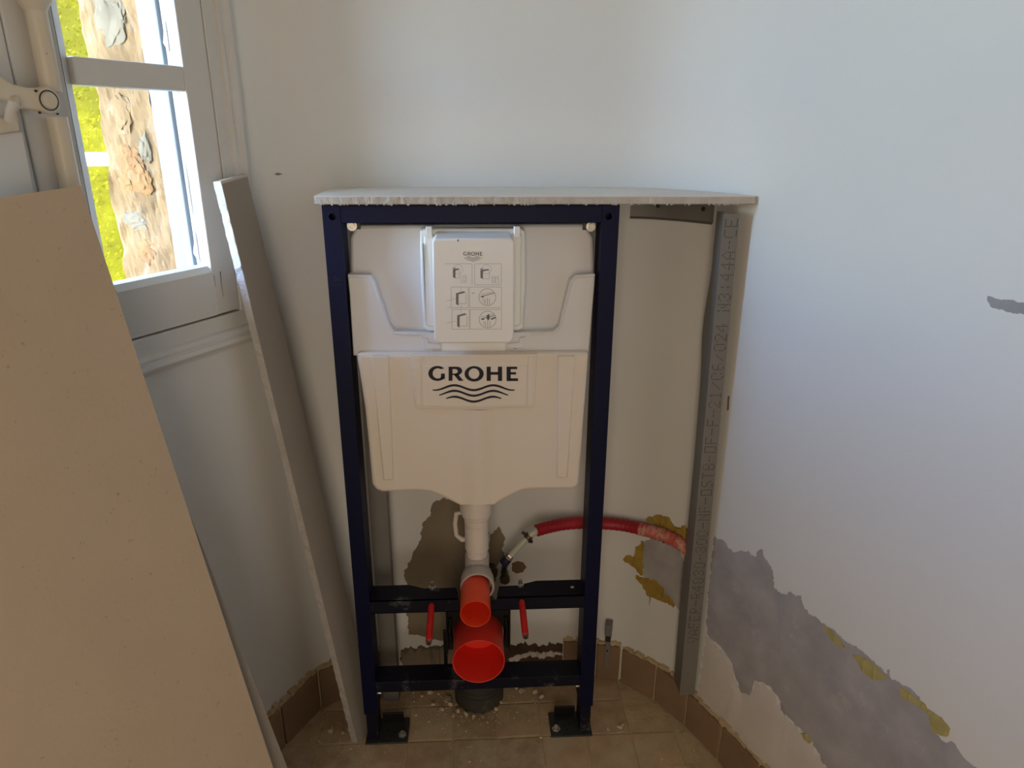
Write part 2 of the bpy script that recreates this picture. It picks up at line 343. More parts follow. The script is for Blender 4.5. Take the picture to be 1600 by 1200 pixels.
# crack in the paint at the lower corner
m = MB()
for px0, py0, px1, py1, wd in ((344, 424, 346, 446, 1.6), (346, 446, 349, 464, .8), (334, 430, 337, 448, .8)):
    a = Vector((*lw_hit(px0, py0), 0)); b = Vector((*lw_hit(px1, py1), 0)); wv = .0004*wd
    m.prism([LW(a.x-wv, a.y, .0002), LW(a.x+wv, a.y, .0002), LW(b.x+wv*.4, b.y, .0002), LW(b.x-wv*.4, b.y, .0002)], N2.to_3d()*.0003)
m.build('paint_crack', DARKJ, c1)
# inner architrave and sill moulding
def moulding(name, prof, vertical, a, b):
    m = MB()
    if vertical: m.prism([LW(s, a, o) for s, o in prof], (0, 0, b-a))
    else: m.prism([LW(a, z, o) for z, o in prof], LW(b, 0)-LW(a, 0))
    return m.build(name, WOODW, win, bevel=.0012)
PV = [(-.0735, -.03), (-.0735, .001), (-.093, .001), (-.0945, .006), (-.100, .008), (-.106, .006), (-.108, .010), (-.116, .0125), (-.124, .010), (-.127, .004), (-.127, -.03)]
moulding('architrave', PV, True, .915, WZ1+.06)
moulding('architrave', [(.4795-x, o) for x, o in PV], True, .915, WZ1+.06)
moulding('architrave', [(WZ1-.03+.001-x-.0735, o) for x, o in PV], False, -.127, .607)
PZ = [(.969, -.03), (.969, .003), (.944, .003), (.941, .010), (.935, .0135), (.930, .012), (.928, .017), (.921, .0185), (.915, .014), (.913, .006), (.908, .006), (.908, -.03)]
moulding('sill_moulding', PZ, False, -.127, .607)
# espagnolette bolt on the meeting stile
esp = empty('espagnolette', parent=win)
zc = 1.309
m = MB().tube([LW(.207, zc+.01, .016), LW(.207, 1.42, .016), LW(.207, 1.43, .016), LW(.207, 2.2, .016)], .0125, 20); m.build('bolt_rod', CREAM, esp, smooth=True)
m = MB().tube([LW(.207, 1.0, .016), LW(.207, zc-.02, .016)], .0125, 20); m.build('bolt_rod', CREAM, esp, smooth=True)
m = MB().lathe(LW(.207, 1.412, .016), (0, 0, 1), [(0, .013), (.006, .016), (.012, .021), (.03, .0215), (.036, .016)], 24); m.build('rod_guide', CREAM, esp, smooth=True)
m = MB().lathe(LW(.207, 1.06, .016), (0, 0, 1), [(0, .013), (.004, .019), (.03, .019), (.034, .013)], 24); m.build('rod_guide', CREAM, esp, smooth=True)
N3 = N2.to_3d(); L3 = L2.to_3d()
def lever_pt(px, py, off=.034): s, z = lw_hit(px, py, off); return LW(s, z, off)
m = MB(); ring = [lever_pt(*p) for p in ((-25, 110), (0, 117), (22, 131), (45, 137), (62, 137), (80, 141), (90, 150), (91, 163), (86, 172), (72, 177), (58, 172), (40, 170), (28, 172), (18, 160), (0, 150), (-25, 140))]
m.prism(ring, N3*-.014); m.build('handle_lever', CREAM, esp, bevel=.004, seg=3)
c = lever_pt(76, 157, .036); m = MB().lathe(c-N3*.012, N3, [(0, .016), (.010, .016), (.012, .0145), (.0125, .011), (.0135, .0105), (.016, .009), (.0165, 0.0001)], 28); m.build('pivot_disc', CREAM, esp, smooth=True)
m = MB().lathe(c+N3*.0002, N3, [(0, .0122), (.0012, .0122), (.0012, .0108), (0, .0108)], 28); m.build('pivot_ring', DKST, esp, smooth=True)
m = MB().tube([lever_pt(24, 152, .03), lever_pt(22, 162, .04), lever_pt(17, 172, .03), lever_pt(18, 186, .022)], [.005, .0065, .006, .008], 14); m.build('keeper_hook', CREAM, esp, smooth=True)
m = MB(); m.prism([lever_pt(*p, .012) for p in ((-30, 184), (28, 182), (33, 206), (-30, 216))], N3*-.012); m.build('keeper_plate', CREAM, esp, bevel=.002)
m = MB(); m.prism([lever_pt(*p, .018) for p in ((-30, 214), (37, 205), (48, 262), (58, 312), (-30, 330))], N3*-.018); m.build('keeper_block', WOODW, esp, bevel=.003)
m = MB()
for px, py in ((71, 84), (56, 142), (62, 176), (22, 152), (90, 178)):
    q = lever_pt(px, py, .0355 if px != 71 else .026); vs, fs = rock(0, (.0024, .0008, .0016), px); m.add([q+v for v in vs], fs)
m.build('paint_chip', RUST, esp)
# ------------------------------------------------------------------ outdoors
m = MB().box((-14, .45, -.3), (9, 16, -.05)); gr = m.build('ground_outside', GRASSM, kind='structure')
def outdir(px, py, dist): d = ray(px, py); return CAM+d*(dist/math.hypot(d.x, d.y))
h0 = outdir(132, 200, 5.2); hd = Vector((h0.x-CAM.x, h0.y-CAM.y)).normalized(); hp = Vector((-hd.y, hd.x))
rnd = random.Random(3); m = MB()
for k in range(42000):
    u = rnd.uniform(-2.6, 1.6); z = rnd.uniform(-.1, 2.25); dpt = rnd.uniform(-.06, .10)+.12*noise.noise(Vector((u*2, z*2, 0)))
    c = Vector((h0.x+hp.x*u+hd.x*dpt, h0.y+hp.y*u+hd.y*dpt, z)); r = rnd.uniform(.009, .018)
    a = Vector((rnd.uniform(-1, 1), rnd.uniform(-1, 1), rnd.uniform(-1, 1))).normalized(); b = a.orthogonal().normalized(); c2_ = a.cross(b)
    m.add([c+b*r, c+c2_*r*.5+a*r*.1, c-b*r, c-c2_*r*.5+a*r*.1], [(0, 1, 2, 3)])
a0 = h0.to_2d()+hp*-2.5+hd*.12; a1 = h0.to_2d()+hp*1.5+hd*.12
m.prism([(a0.x, a0.y, -.1), (a1.x, a1.y, -.1), (a1.x, a1.y, 2.2), (a0.x, a0.y, 2.2)], (hd.x*.3, hd.y*.3, 0))
tag(m.build('hedge', HEDGEM), 'sunlit yellow-green hedge seen through the window pane', 'hedge', kind='stuff')
rt = empty('garden_rail', (0, 0, -.05)); p0 = outdir(149, 249, 3.6); tag(rt, 'white horizontal garden rail in front of the yellow hedge', 'railing')
ORG[rt.name] = Vector((p0.x, p0.y, -.05)); rt.location = ORG[rt.name]
q0 = p0.to_2d()-hp*1.1; q1 = p0.to_2d()+hp*.7
m = MB(); hw = .028
m.prism([(q0.x, q0.y, p0.z-hw), (q1.x, q1.y, p0.z-hw), (q1.x, q1.y, p0.z+hw), (q0.x, q0.y, p0.z+hw)], (hd.x*.03, hd.y*.03, 0)); m.build('rail', RAILM, rt, bevel=.004)
for q in (q0+hp*.05, q1-hp*.05): MB().box((q.x-.03, q.y+.0, -.05), (q.x+.03, q.y+.06, p0.z-hw)).build('post', RAILM, rt, bevel=.004)
# ------------------------------------------------------------------ floor tiles
def tile_mesh(k):
    r = random.Random(k); e = .0485; m = MB(); b = .0025
    def j(): return r.uniform(-.0012, .0012)
    low = [(-e+j(), -e+j(), -.004), (e+j(), -e+j(), -.004), (e+j(), e+j(), -.004), (-e+j(), e+j(), -.004)]
    mid = [(x, y, -.0008) for x, y, z in low]; top = [(x*(1-b/e), y*(1-b/e), 0) for x, y, z in low]
    m.v = [Vector(v) for v in low+mid+top]; m.f = [[8, 9, 10, 11]]
    for o in (0, 4):
        for i in range(4): m.f.append([o+i, o+(i+1) % 4, o+4+(i+1) % 4, o+4+i])
    m.m = [0]*len(m.f); return m
tm = []
def inside(x, y):
    poly = [LW(.7, 0).to_2d(), LW(S0, 0).to_2d()]+PATH[1:40]+[Vector((.95, -.75))]
    c = False; n = len(poly)
    for i in range(n):
        a, b = poly[i], poly[i-1]
        if (a.y > y) != (b.y > y) and x < (b.x-a.x)*(y-a.y)/(b.y-a.y)+a.x: c = not c
    return c
first = {}
for iy in range(-6, 2):
    for ix in range(-9, 9):
        x = .19+ix*.1+(.05 if iy % 2 == 0 and False else 0); y = .048+iy*.1
        if not any(inside(x+dx, y+dy) for dx in (-.048, 0, .048) for dy in (-.048, 0, .048)): continue
        k = (ix*5+iy*3) % 4
        if k not in first: o = tile_mesh(k+11).build('tile', TILE, floor); first[k] = o
        else: o = first[k].copy(); COL.objects.link(o); o.parent = floor
        o.location = (x, y, random.uniform(-.0006, .0006)-(.0 if iy < 0 else .0006)); o.rotation_euler = (0, 0, random.uniform(-.012, .012))
# ------------------------------------------------------------------ skirting
def skirting(name, joints, label_mesh, broken=None, h=.1):
    m = MB(); base = []
    for a, b in zip(joints, joints[1:]): base.append((Vector(a), Vector(b)))
    # rough mortar bed behind and above the tiles
    n = 10
    for a, b in base:
        d = (b-a).normalized(); nrm = Vector((d.y, -d.x))
        for k in range(n):
            p, q = a.lerp(b, k/n), a.lerp(b, (k+1)/n); z = h+.004+random.uniform(-.004, .007); fr = .004+random.uniform(0, .004)
            P = [p-nrm*.022, q-nrm*.022, q-nrm*fr, p-nrm*fr]
            m.hexa([Vector((v.x, v.y, -.002)) for v in P]+[Vector((v.x, v.y, z+(.002 if i > 1 else .003))) for i, v in enumerate(P)])
    bb = m.build(name, GROUT, kind='structure')
    for i, (a, b) in enumerate(base):
        d = (b-a).normalized(); nrm = Vector((d.y, -d.x)); a2, b2 = a+d*.003, b-d*.003; hh = h+random.uniform(-.004, .003)
        P = [a2-nrm*.012, b2-nrm*.012, b2, a2]
        MB().hexa([Vector((v.x, v.y, 0)) for v in P]+[Vector((v.x, v.y, hh+random.uniform(-.002, .002))) for v in P]).build('skirting_tile', SKTILE, bb, bevel=.002)
    return bb
cl = LW(-.130, 0, .011).to_2d()
lj = [Vector((-.368, .103))+Vector((-.4789, -.8779))*(.118*k) for k in range(0, 8)][::-1]
skirting('baseboard_left', lj, None, h=.104)
skirting('baseboard_back', [(-.368, .103), (-.318, .136), (-.262, .157), (-.192, .172)], None, h=.104)
skirting('trim_1', [(.205, .181), (.285, .171), (.344, .157)], None, h=.101)
rj = [Vector((.344, .157)), Vector((.413, .094)), Vector((.465, .015)), Vector((.509, -.083))]
for k in range(9): rj.append(rj[-1]+Vector((.390, -.921))*.108)
skirting('baseboard_right', rj, None, h=.093)
# ------------------------------------------------------------------ render patches on the walls (thin coats, each with its own thickness)
def patch(name, pts, th, mt, parent, jit=.0015, tz=None, nsub=3, kind=None, bumps=0):
    P = [Vector(wt(*p)) for p in pts] if tz is None else [Vector(p) for p in tz]
    out = []
    for i, a in enumerate(P):
        b = P[(i+1) % len(P)]; L = (b-a).length; k = max(1, min(60, int(L/.0022))) if jit else 1
        for q in range(k):
            v = a.lerp(b, q/k)
            if jit: nn = Vector((-(b-a).y, (b-a).x)).normalized() if L > 0 else Vector((0, 0)); v = v+nn*(noise.fractal(Vector((v.x*70, v.y*70, th*1e3)), .8, 2.1, 4)*jit*3.2+max(0, noise.noise(Vector((v.x*260, v.y*90, 4.4))))*jit*2.6)
            out.append(v)
    bm = bmesh.new(); vs = [bm.verts.new((v.x, v.y, 0)) for v in out]; f = bm.faces.new(vs)
    bmesh.ops.triangulate(bm, faces=bm.faces[:])
    t0 = min(v.x for v in out); t1 = max(v.x for v in out); t = math.floor(t0/.02)*.02
    while t < t1:
        bmesh.ops.bisect_plane(bm, geom=bm.verts[:]+bm.edges[:]+bm.faces[:], plane_co=(t, 0, 0), plane_no=(1, 0, 0)); t += .02
    bound = [(e.verts[0], e.verts[1]) for e in bm.edges if e.is_boundary]; bset = {v for e in bound for v in e}
    back = {v: bm.verts.new((v.co.x, v.co.y, -1)) for v in bset}
    for a, b in bound: bm.faces.new((a, b, back[b], back[a]))
    bm.verts.index_update()
    m = MB()
    for v in bm.verts:
        if v.co.z < 0: m.v.append(wp(v.co.x, v.co.y, -.002))
        else: m.v.append(wp(v.co.x, v.co.y, th*(1+.15*noise.noise(Vector((v.co.x*20, v.co.y*20, 2))))-(th*.45 if v in bset else 0)))
    m.f = [[v.index for v in f.verts] for f in bm.faces]; m.m = [0]*len(m.f); bm.free()
    return m.build(name, mt, parent, kind=kind, smooth=True)
cem = [(1117, 838), (1130, 846), (1148, 864), (1160, 861), (1172, 868), (1180, 872), (1190, 858), (1193, 872), (1205, 885), (1211, 905), (1210, 920), (1216, 923), (1225, 930), (1236, 922), (1243, 934), (1252, 931), (1254, 948), (1262, 957), (1275, 965), (1290, 975), (1300, 984), (1320, 1003), (1338, 1010), (1352, 1022),
       (1385, 1052), (1388, 1046), (1394, 1060), (1407, 1067), (1440, 1092), (1450, 1115), (1462, 1145), (1472, 1155), (1490, 1165), (1512, 1188), (1560, 1240), (1560, 1330), (1420, 1330), (1330, 1260), (1302, 1212), (1284, 1188), (1268, 1155), (1242, 1130), (1224, 1112), (1216, 1088), (1206, 1072), (1192, 1068), (1180, 1064),
       (1172, 1086), (1160, 1082), (1150, 1060), (1144, 1034), (1130, 1014), (1114, 998), (1104, 990), (1107, 930)]
patch('cement_patch', cem, .0016, CEM, wall_right, jit=.0017)
patch('skim_patch', [(1104, 996), (1120, 1006), (1142, 1034), (1148, 1062), (1158, 1084), (1174, 1090), (1184, 1068), (1204, 1076), (1214, 1092), (1222, 1114), (1240, 1133), (1266, 1158), (1282, 1190), (1300, 1216), (1330, 1264), (1290, 1290), (1180, 1188), (1126, 1130), (1090, 1092)], .0020, SKIM, wall_right, jit=.003)
for pl in ([(1287, 976), (1300, 984), (1322, 1010), (1312, 1010), (1297, 996)], [(1333, 1022), (1350, 1026), (1368, 1040), (1386, 1060), (1368, 1063), (1350, 1050)], [(1406, 1072), (1420, 1080), (1446, 1100), (1449, 1112), (1425, 1097), (1410, 1090)], [(1450, 1108), (1472, 1122), (1484, 1138), (1480, 1150), (1460, 1144)], [(1253, 1146), (1262, 1146), (1270, 1160), (1262, 1164)]):
    patch('yellow_spot', pl, .0036, FOAML, wall_right, jit=.0006)
patch('grey_smear', [(1543, 464), (1560, 466), (1582, 470), (1612, 476), (1612, 494), (1590, 489), (1570, 486), (1548, 478)], .0005, GREYST, wall_right, jit=.0008)
# behind the frame
patch('cement_patch', [(692, 778), (678, 784), (672, 806), (660, 820), (655, 845), (645, 872), (634, 885), (632, 905), (640, 918), (634, 950), (640, 990), (690, 1000), (745, 1000), (760, 900), (762, 780)], .0016, CEMD, wall_back, jit=.002)
patch('cement_patch', [(766, 838), (780, 822), (788, 838), (782, 858), (788, 868), (776, 884), (772, 910), (760, 920)], .0012, CEMD, wall_back, jit=.0015)
patch('brown_mark', [(800, 880), (808, 877), (818, 879), (822, 886), (817, 894), (808, 896), (800, 892)], .0006, STAIN, wall_back, jit=.0004)
patch('cement_patch', [(1003, 846), (1020, 842), (1062, 858), (1075, 900), (1068, 960), (1050, 940), (1030, 922), (1012, 904), (1000, 892)], .0016, CEM, wall_back)
foam_a = patch('yellow_filler', [(1010, 812), (1022, 806), (1034, 805), (1046, 810), (1054, 822), (1060, 828), (1066, 820), (1074, 826), (1074, 846), (1050, 834), (1030, 820)], .006, FOAM, wall_back)
patch('yellow_filler', [(974, 874), (980, 868), (990, 870), (992, 858), (1002, 850), (1006, 845), (1004, 900), (996, 894), (984, 882)], .003, FOAM, wall_back)
patch('yellow_filler', [(994, 900), (1006, 902), (1020, 904), (1034, 914), (1050, 932), (1053, 946), (1030, 938), (1012, 930), (1004, 916)], .003, FOAM, wall_back)
m = MB(); a = wp(*wt(1019, 908), .003); b = wp(*wt(1016, 944), .004); m.tube([a, a.lerp(b, .4)+Vector((.001, 0, 0)), b], [.0024, .0018, .0004], 8); m.build('filler_drip', FOAM, wall_back)
patch('hole_in_wall', [(1015, 846), (1024, 838), (1048, 842), (1046, 852), (1032, 858), (1026, 860)], .0008, SOIL, wall_back)
# broken bottom of the wall where the skirting is missing
patch('mortar_patch', [(628, 1016), (652, 1012), (694, 1008), (762, 1006), (764, 1066), (628, 1066)], .014, CEMD, wall_back, jit=.003)
patch('broken_hole', [(745, 1010), (796, 1009), (820, 1005), (850, 1008), (872, 1004), (884, 1012), (882, 1062), (745, 1066)], .003, SOIL, wall_back, jit=.003)
patch('broken_ledge', [(796, 1030), (812, 1020), (830, 1016), (845, 1020), (870, 1016), (880, 1020), (872, 1022), (848, 1026), (826, 1022), (808, 1032)], .008, SKIM, wall_back, jit=.002)
# marks and chips in the wall paint
for pts in ([(427, 272), (434, 270), (442, 272), (434, 274)], [(1137, 620), (1140, 618), (1139, 640), (1136, 642)], [(1137, 862), (1141, 865), (1139, 868)]):
    patch('paint_chip', pts, .0005, CEMD, wall_back if pts[0][0] < 1000 else wall_right, jit=.0002)
# ------------------------------------------------------------------ plasterboard sheets leaning on the window wall
def sheet(name, label, pts, th, mats, group=None, rough_edges=()):
    """pts: front-face corners bottom-front, bottom-back, top-back, top-front"""
    o = empty(name, (sum(p.x for p in pts[:2])/2, sum(p.y for p in pts[:2])/2, 0)); tag(o, label, 'plasterboard', group)
    b0, b1, t1, t0 = [Vector(p) for p in pts]; nn = (b1-b0).cross(t0-b0).normalized()
    return o, nn
def lpt(s, off, z): return LW(s, z, off)
bs = 1.2055
so, nn = sheet('plasterboard_sheet', 'big brown plasterboard sheet leaning on the window, filling the lower corner', [lpt(.223, .335, 0), lpt(1.15, .335, 0), lpt(1.15, .06, bs), lpt(.223, .06, bs)], .0125, None)
def lean(off0, off1, z1):   # plane of a leaning sheet: offset at height z
    return lambda z: off0+(off1-off0)*z/z1
la = lean(.340, .062, bs)
def sheet_ring(sr, sl, ztr, ztl, of, sb=None):
    sb = sr if sb is None else sb
    return [LW(sb, .001, of(0)), LW(sl, .001, of(0)), LW(sl, ztl, of(ztl)), LW(sr, ztr, of(ztr))]
back = -(N3*math.cos(.226)+Vector((0, 0, 1))*math.sin(.226))
def build_sheet(o, ring, th, face, core):
    m = MB(); m.prism(ring, back*.0012); m.build('paper_face', face, o)
    m = MB(); m.prism([p+back*.0013 for p in ring], back*(th-.0026)); m.build('gypsum_core', core, o)
    m = MB(); m.prism([p+back*(th-.0012) for p in ring], back*.0012); m.build('paper_back', PAPER2, o)
build_sheet(so, sheet_ring(.2235, 1.15, bs, bs-.062, la, .232), .0125, PAPER, GYPS)
so2, _ = sheet('plasterboard_sheet', 'grey plasterboard sheet showing only its edge behind the big brown sheet', [lpt(.2, .33, 0), lpt(1.1, .33, 0), lpt(1.1, .05, 1), lpt(.22, .05, 1)], .0125, None)
lb = lean(.326, .048, bs)
build_sheet(so2, sheet_ring(.236, 1.12, 1.17, 1.13, lb, .184), .0125, PAPER2, PAPER2)
# narrow cut strip
st, _ = sheet('plasterboard_strip', 'narrow cut plasterboard strip leaning between the window and the blue frame', [lpt(-.1, .15, 0), lpt(-.17, .15, 0), lpt(-.07, .03, 1.2), lpt(0, .03, 1.2)], .018, None)
b0 = Vector((-.268, -.004, .001)); T0 = LW(*lw_hit(345, 283, .034), .034); T1 = LW(*lw_hit(384, 272, .034), .034)
wdv = (T1-T0); T1 = T0+wdv*1.10; b1 = b0+Vector((wdv.x, wdv.y, 0))*1.2+Vector((.004, 0, 0))
nb = (b1-b0).cross(T0-b0).normalized(); nb = nb if nb.dot(N3) > 0 else -nb
TS = .0175
def strip_pts(k, face):   # along the height: front edge and back edge
    f = b0.lerp(T0, k); g = b1.lerp(T1, k); return f, g
m = MB(); NK = 110
ringv = []
for k in range(NK+1):
    f, g = strip_pts(k/NK, 0); r1 = noise.fractal(Vector((k*.9, 1, 0)), 1, 2, 3)*.003; r2 = noise.fractal(Vector((k*.9, 9, 0)), 1, 2, 3)*.003; e = (f-g).normalized()
    ringv += [f+e*r1-nb*.0012, f-nb*TS+e*(r2+.001), f.lerp(g, .992)-nb*TS, f.lerp(g, .96)-nb*.0012]
m.v = ringv
for k in range(NK):
    o = k*4
    for i in range(4): m.f.append([o+i, o+(i+1) % 4, o+4+(i+1) % 4, o+4+i])
m.f += [[3, 2, 1, 0], [NK*4, NK*4+1, NK*4+2, NK*4+3]]; m.m = [0]*len(m.f); m.build('gypsum_core', GYPS, st)
m = MB(); prof = [(0, 0), (.90, 0), (.965, -.0010), (1.0, -.0045), (1.006, -.0168), (.999, -.0168), (.992, -.0048), (.96, -.0022), (.90, -.0012), (0, -.0012)]
for k in range(13):
    f, g = strip_pts(k/12*.996, 0)
    for u, d in prof: m.v.append(f.lerp(g, u)+nb*d)
n = len(prof)
for k in range(12):
    for i in range(n): o = k*n; m.f.append([o+i, o+(i+1) % n, o+n+(i+1) % n, o+n+i])
m.f += [list(range(n))[::-1], [12*n+i for i in range(n)]]; m.m = [0]*len(m.f); m.build('paper_face', PAPER2, st, smooth=True)
# ------------------------------------------------------------------ shelf board over the niche
SZ = 1.1580; ST = .0135
xL = -.262; yF = -.006
tl = next(TT[i] for i in range(len(PATH)) if PATH[i].x > xL); tr = TT[t_at(x=.484, y=.0)]
pts = [(xL, yF)]; back_pts = []
k = 0
while True:
    t = tl+(tr-tl)*k/40
    p = wp(t, 0, .0008)
    if p.y < yF+.002: break
    back_pts.append((p.x, p.y)); k += 1
    if k > 40: break
ring2 = [(xL+.002, yF)]+[(xL-.002, back_pts[0][1])]+back_pts[1:]+[(wp(tr, 0, .0008).x, yF+.002), (wp(tr, 0, .0008).x-.002, yF)]
sh = empty('plasterboard_shelf', (0, .08, SZ)); tag(sh, 'white plasterboard top resting on the blue frame, cut to the curved wall', 'shelf')
nfr = 90; frp = [(ring2[-1][0]+(ring2[0][0]-ring2[-1][0])*k/nfr, yF+random.uniform(-.0006, .0006)) for k in range(1, nfr)]
MB().prism([(x, y, SZ+ST-.0012) for x, y in ring2], (0, 0, .0012)).build('paper_face', BOARDW, sh)
MB().prism([(x, y, SZ+.0012) for x, y in ring2+frp], (0, 0, ST-.0025)).build('gypsum_core', GYPS, sh)
m = MB().prism([(x, y, SZ) for x, y in ring2+[(x, y+.001) for x, y in frp]], (0, 0, .0012))
m.build('paper_back', PAPER2, sh)
m = MB(); rr = random.Random(5)
for k in range(70):
    x = rr.uniform(xL+.01, .46); vs, fs = rock(0, (rr.uniform(.0008, .003), .001, rr.uniform(.0006, .0018)), k); m.add([Vector((x, yF+.0005, SZ-.0002))+v for v in vs], fs)
m.build('torn_edge', GYPS, sh, kind='stuff')
# ------------------------------------------------------------------ curved ceiling track under the shelf
ta, za = wt(984, 346); tb, zb = wt(1114, 353)
ct = empty('curved_metal_track', wp((ta+tb)/2, 1.14, .003)); tag(ct, 'grey curved metal track screwed to the wall under the shelf', 'track')
m = MB(); n = 24
sec = [(.0008, 1.1578), (.026, 1.1578), (.026, 1.1569), (.0022, 1.1569), (.0022, 1.118), (.006, 1.1150), (.0055, 1.1138), (.0008, 1.1165)]
for k in range(n+1):
    for off, z in sec: m.v.append(wp(ta+(tb-ta)*k/n, z, off))
ns_ = len(sec)
for k in range(n):
    for i in range(ns_): o = k*ns_; m.f.append([o+i, o+(i+1) % ns_, o+ns_+(i+1) % ns_, o+ns_+i])
m.f += [list(range(ns_))[::-1], [n*ns_+i for i in range(ns_)]]; m.m = [0]*len(m.f); m.build('track_body', GALV, ct, smooth=True)
for px, py in ((1029, 327), (1100, 331)):
    t, z = wt(px, py); c = wp(t, 1.140, .002); nn = (wp(t, 1.14, .1)-c).normalized()
    m = MB().lathe(c, nn, [(0, .0045), (.0012, .0045), (.0022, .003), (.0022, .0016), (.001, .0012)], 14); m.build('screw', DKST, ct, smooth=True)
# ------------------------------------------------------------------ metal stud by the right wall, with its stamped code
xa0, xa1 = Y(1062, 1082, 0), Y(1131, 332, 0); xb0, xb1 = Y(1085, 1086, 0), Y(1156, 336, 0)
zB, zT = .100, 1.1420
def fx(z, a, b): return a.x+(b.x-a.x)*(z-a.z)/(b.z-a.z)
su = empty('metal_stud', (fx(.1, xa0, xb1), .01, .1)); tag(su, 'galvanised metal stud with stamped code standing against the curved wall', 'stud')
NS = 40; m = MB()
def webd(z):
    u = (z-zB)/(zT-zB); d = .047+.004*math.sin(u*9)
    if u > .72: d += .010*math.exp(-((u-.78)/.05)**2)
    if u > .84: d -= .012*min(1, (u-.84)/.05)
    return d
th = .0009
for k in range(NS+1):
    z = zB+(zT-zB)*k/NS; l = fx(z, xa0, xa1); r = fx(z, xb0, xb1); wd = webd(z)
    for x, y in ((r, 0), (r, th), (l+.0012, th), (l+.0008, .006), (l+.0025, .010), (l+.0018, wd), (l+.014, wd), (l+.014, wd+th), (l+.0010, wd+th), (l+.0014, .0105), (l-.0002, .006), (l, 0)): m.v.append(Vector((x, y, z)))
for k in range(NS):
    for i in range(12): o = k*12; m.f.append([o+i, o+(i+1) % 12, o+12+(i+1) % 12, o+12+i])
m.f += [list(range(12))[::-1], [NS*12+i for i in range(12)]]; m.m = [0]*len(m.f); m.build('stud_profile', GALV, su, smooth=True)
F57 = {'V': '10001 10001 10001 10001 01010 01010 00100', 'A': '00100 01010 10001 10001 11111 10001 10001', 'F': '11111 10000 10000 11110 10000 10000 10000', 'E': '11111 10000 10000 11110 10000 10000 11111',
       'R': '11110 10001 10001 11110 10100 10010 10001', '-': '00000 00000 00000 11111 00000 00000 00000', '4': '00010 00110 01010 10010 11111 00010 00010', '8': '01110 10001 10001 01110 10001 10001 01110',
       '3': '01110 10001 00001 00110 00001 10001 01110', '0': '01110 10001 10001 10001 10001 10001 01110', 'N': '10001 11001 10101 10101 10011 10001 10001', 'O': '11111 10001 10001 10001 10001 10001 11111',
       'S': '01111 10000 10000 01110 00001 00001 11110', 'T': '11111 00100 00100 00100 00100 00100 00100', 'B': '11110 10001 10001 11110 10001 10001 11110', 'D': '11110 10001 10001 10001 10001 10001 11110',
       '2': '01110 10001 00001 00010 00100 01000 11111', '1': '00100 01100 00100 00100 00100 00100 01110', '/': '00000 00001 00010 00100 01000 10000 00000', '6': '01110 10000 10000 11110 10001 10001 01110',
       ':': '00000 00100 00100 00000 00100 00100 00000', 'C': '01111 10000 10000 10000 10000 10000 01111', 'H': '10001 10001 10001 11111 10001 10001 10001', ' ': '00000 '*7}
code = 'VAFER-R4830-300-NF-OSTB-OF-F-21/06/024 N3:44A-CE'
z0 = Y(1081, 1004, 0).z; z1 = Y(1146, 338, 0).z; adv = (z1-z0)/len(code); m = MB(); rd = random.Random(9)
for i, ch in enumerate(code):
    for row, bits in enumerate(F57[ch].split()):
        for colm, bit in enumerate(bits):
            if bit == '1' and rd.random() > .06:
                z = z0+adv*(i+.08)+adv*.155*colm; mid = (fx(z, xa0, xa1)+fx(z, xb0, xb1))/2+.001; x = mid-.0105+.0034*row; r = .00105
                m.add([(x-r, -.0003, z), (x, -.0003, z-r*1.2), (x+r, -.0003, z), (x, -.0003, z+r*1.2), (x-r, .0001, z), (x, .0001, z-r*1.2), (x+r, .0001, z), (x, .0001, z+r*1.2)], [(0, 1, 2, 3), (0, 4, 5, 1), (1, 5, 6, 2), (2, 6, 7, 3), (3, 7, 4, 0)])
m.build('stamped_code', INKG2, su, kind='stuff')
# second stud standing behind the frame
l = Y(579, 800, .125); r = Y(606, 800, .125)
s2 = empty('metal_stud', ((l.x+r.x)/2, .12, .0)); tag(s2, 'plain grey metal stud standing behind the blue frame near the plasterboard strip', 'stud')
m = MB(); ring = [(l.x, .118), (r.x, .118), (r.x, .150), (r.x-.001, .150), (r.x-.001, .119), (l.x+.001, .119), (l.x+.001, .150), (l.x, .150)]
m.prism([(x, y, .001) for x, y in ring], (0, 0, 1.156)); m.build('stud_profile', GALV, s2)
# ------------------------------------------------------------------ the blue mounting frame
H = 1.1565
fr = empty('toilet_mounting_frame', (0, .03, 0)); tag(fr, 'dark blue steel mounting frame standing on two foot plates in the niche', 'frame')
def face_holes(m, outer, holes, y, depth, seg=16, mi=0):
    bm = bmesh.new(); allv = []
    def loop(pts):
        v = [bm.verts.new((x, 0, z)) for x, z in pts]; e = [bm.edges.new((v[i], v[(i+1) % len(v)])) for i in range(len(v))]; return v, e
    ed = []; v, e = loop(outer); ed += e; hl = []
    for cx, cz, r in holes:
        v, e = loop([(cx+r*math.cos(2*math.pi*k/seg), cz+r*math.sin(2*math.pi*k/seg)) for k in range(seg)]); ed += e; hl.append((cx, cz, r))
    bmesh.ops.triangle_fill(bm, use_beauty=True, use_dissolve=False, edges=ed)
    bm.verts.index_update(); m.add([(v.co.x, y, v.co.z) for v in bm.verts], [[v.index for v in f.verts] for f in bm.faces], mi); bm.free()
    for cx, cz, r in hl:
        a = [(cx+r*math.cos(2*math.pi*k/seg), y, cz+r*math.sin(2*math.pi*k/seg)) for k in range(seg)]; b = [(x, y+depth, z) for x, _, z in a]
        m.add(a+b, [[k, (k+1) % seg, seg+(k+1) % seg, seg+k] for k in range(seg)]+[[seg+k for k in range(seg)]], mi)
PW, PD = .0295, .058
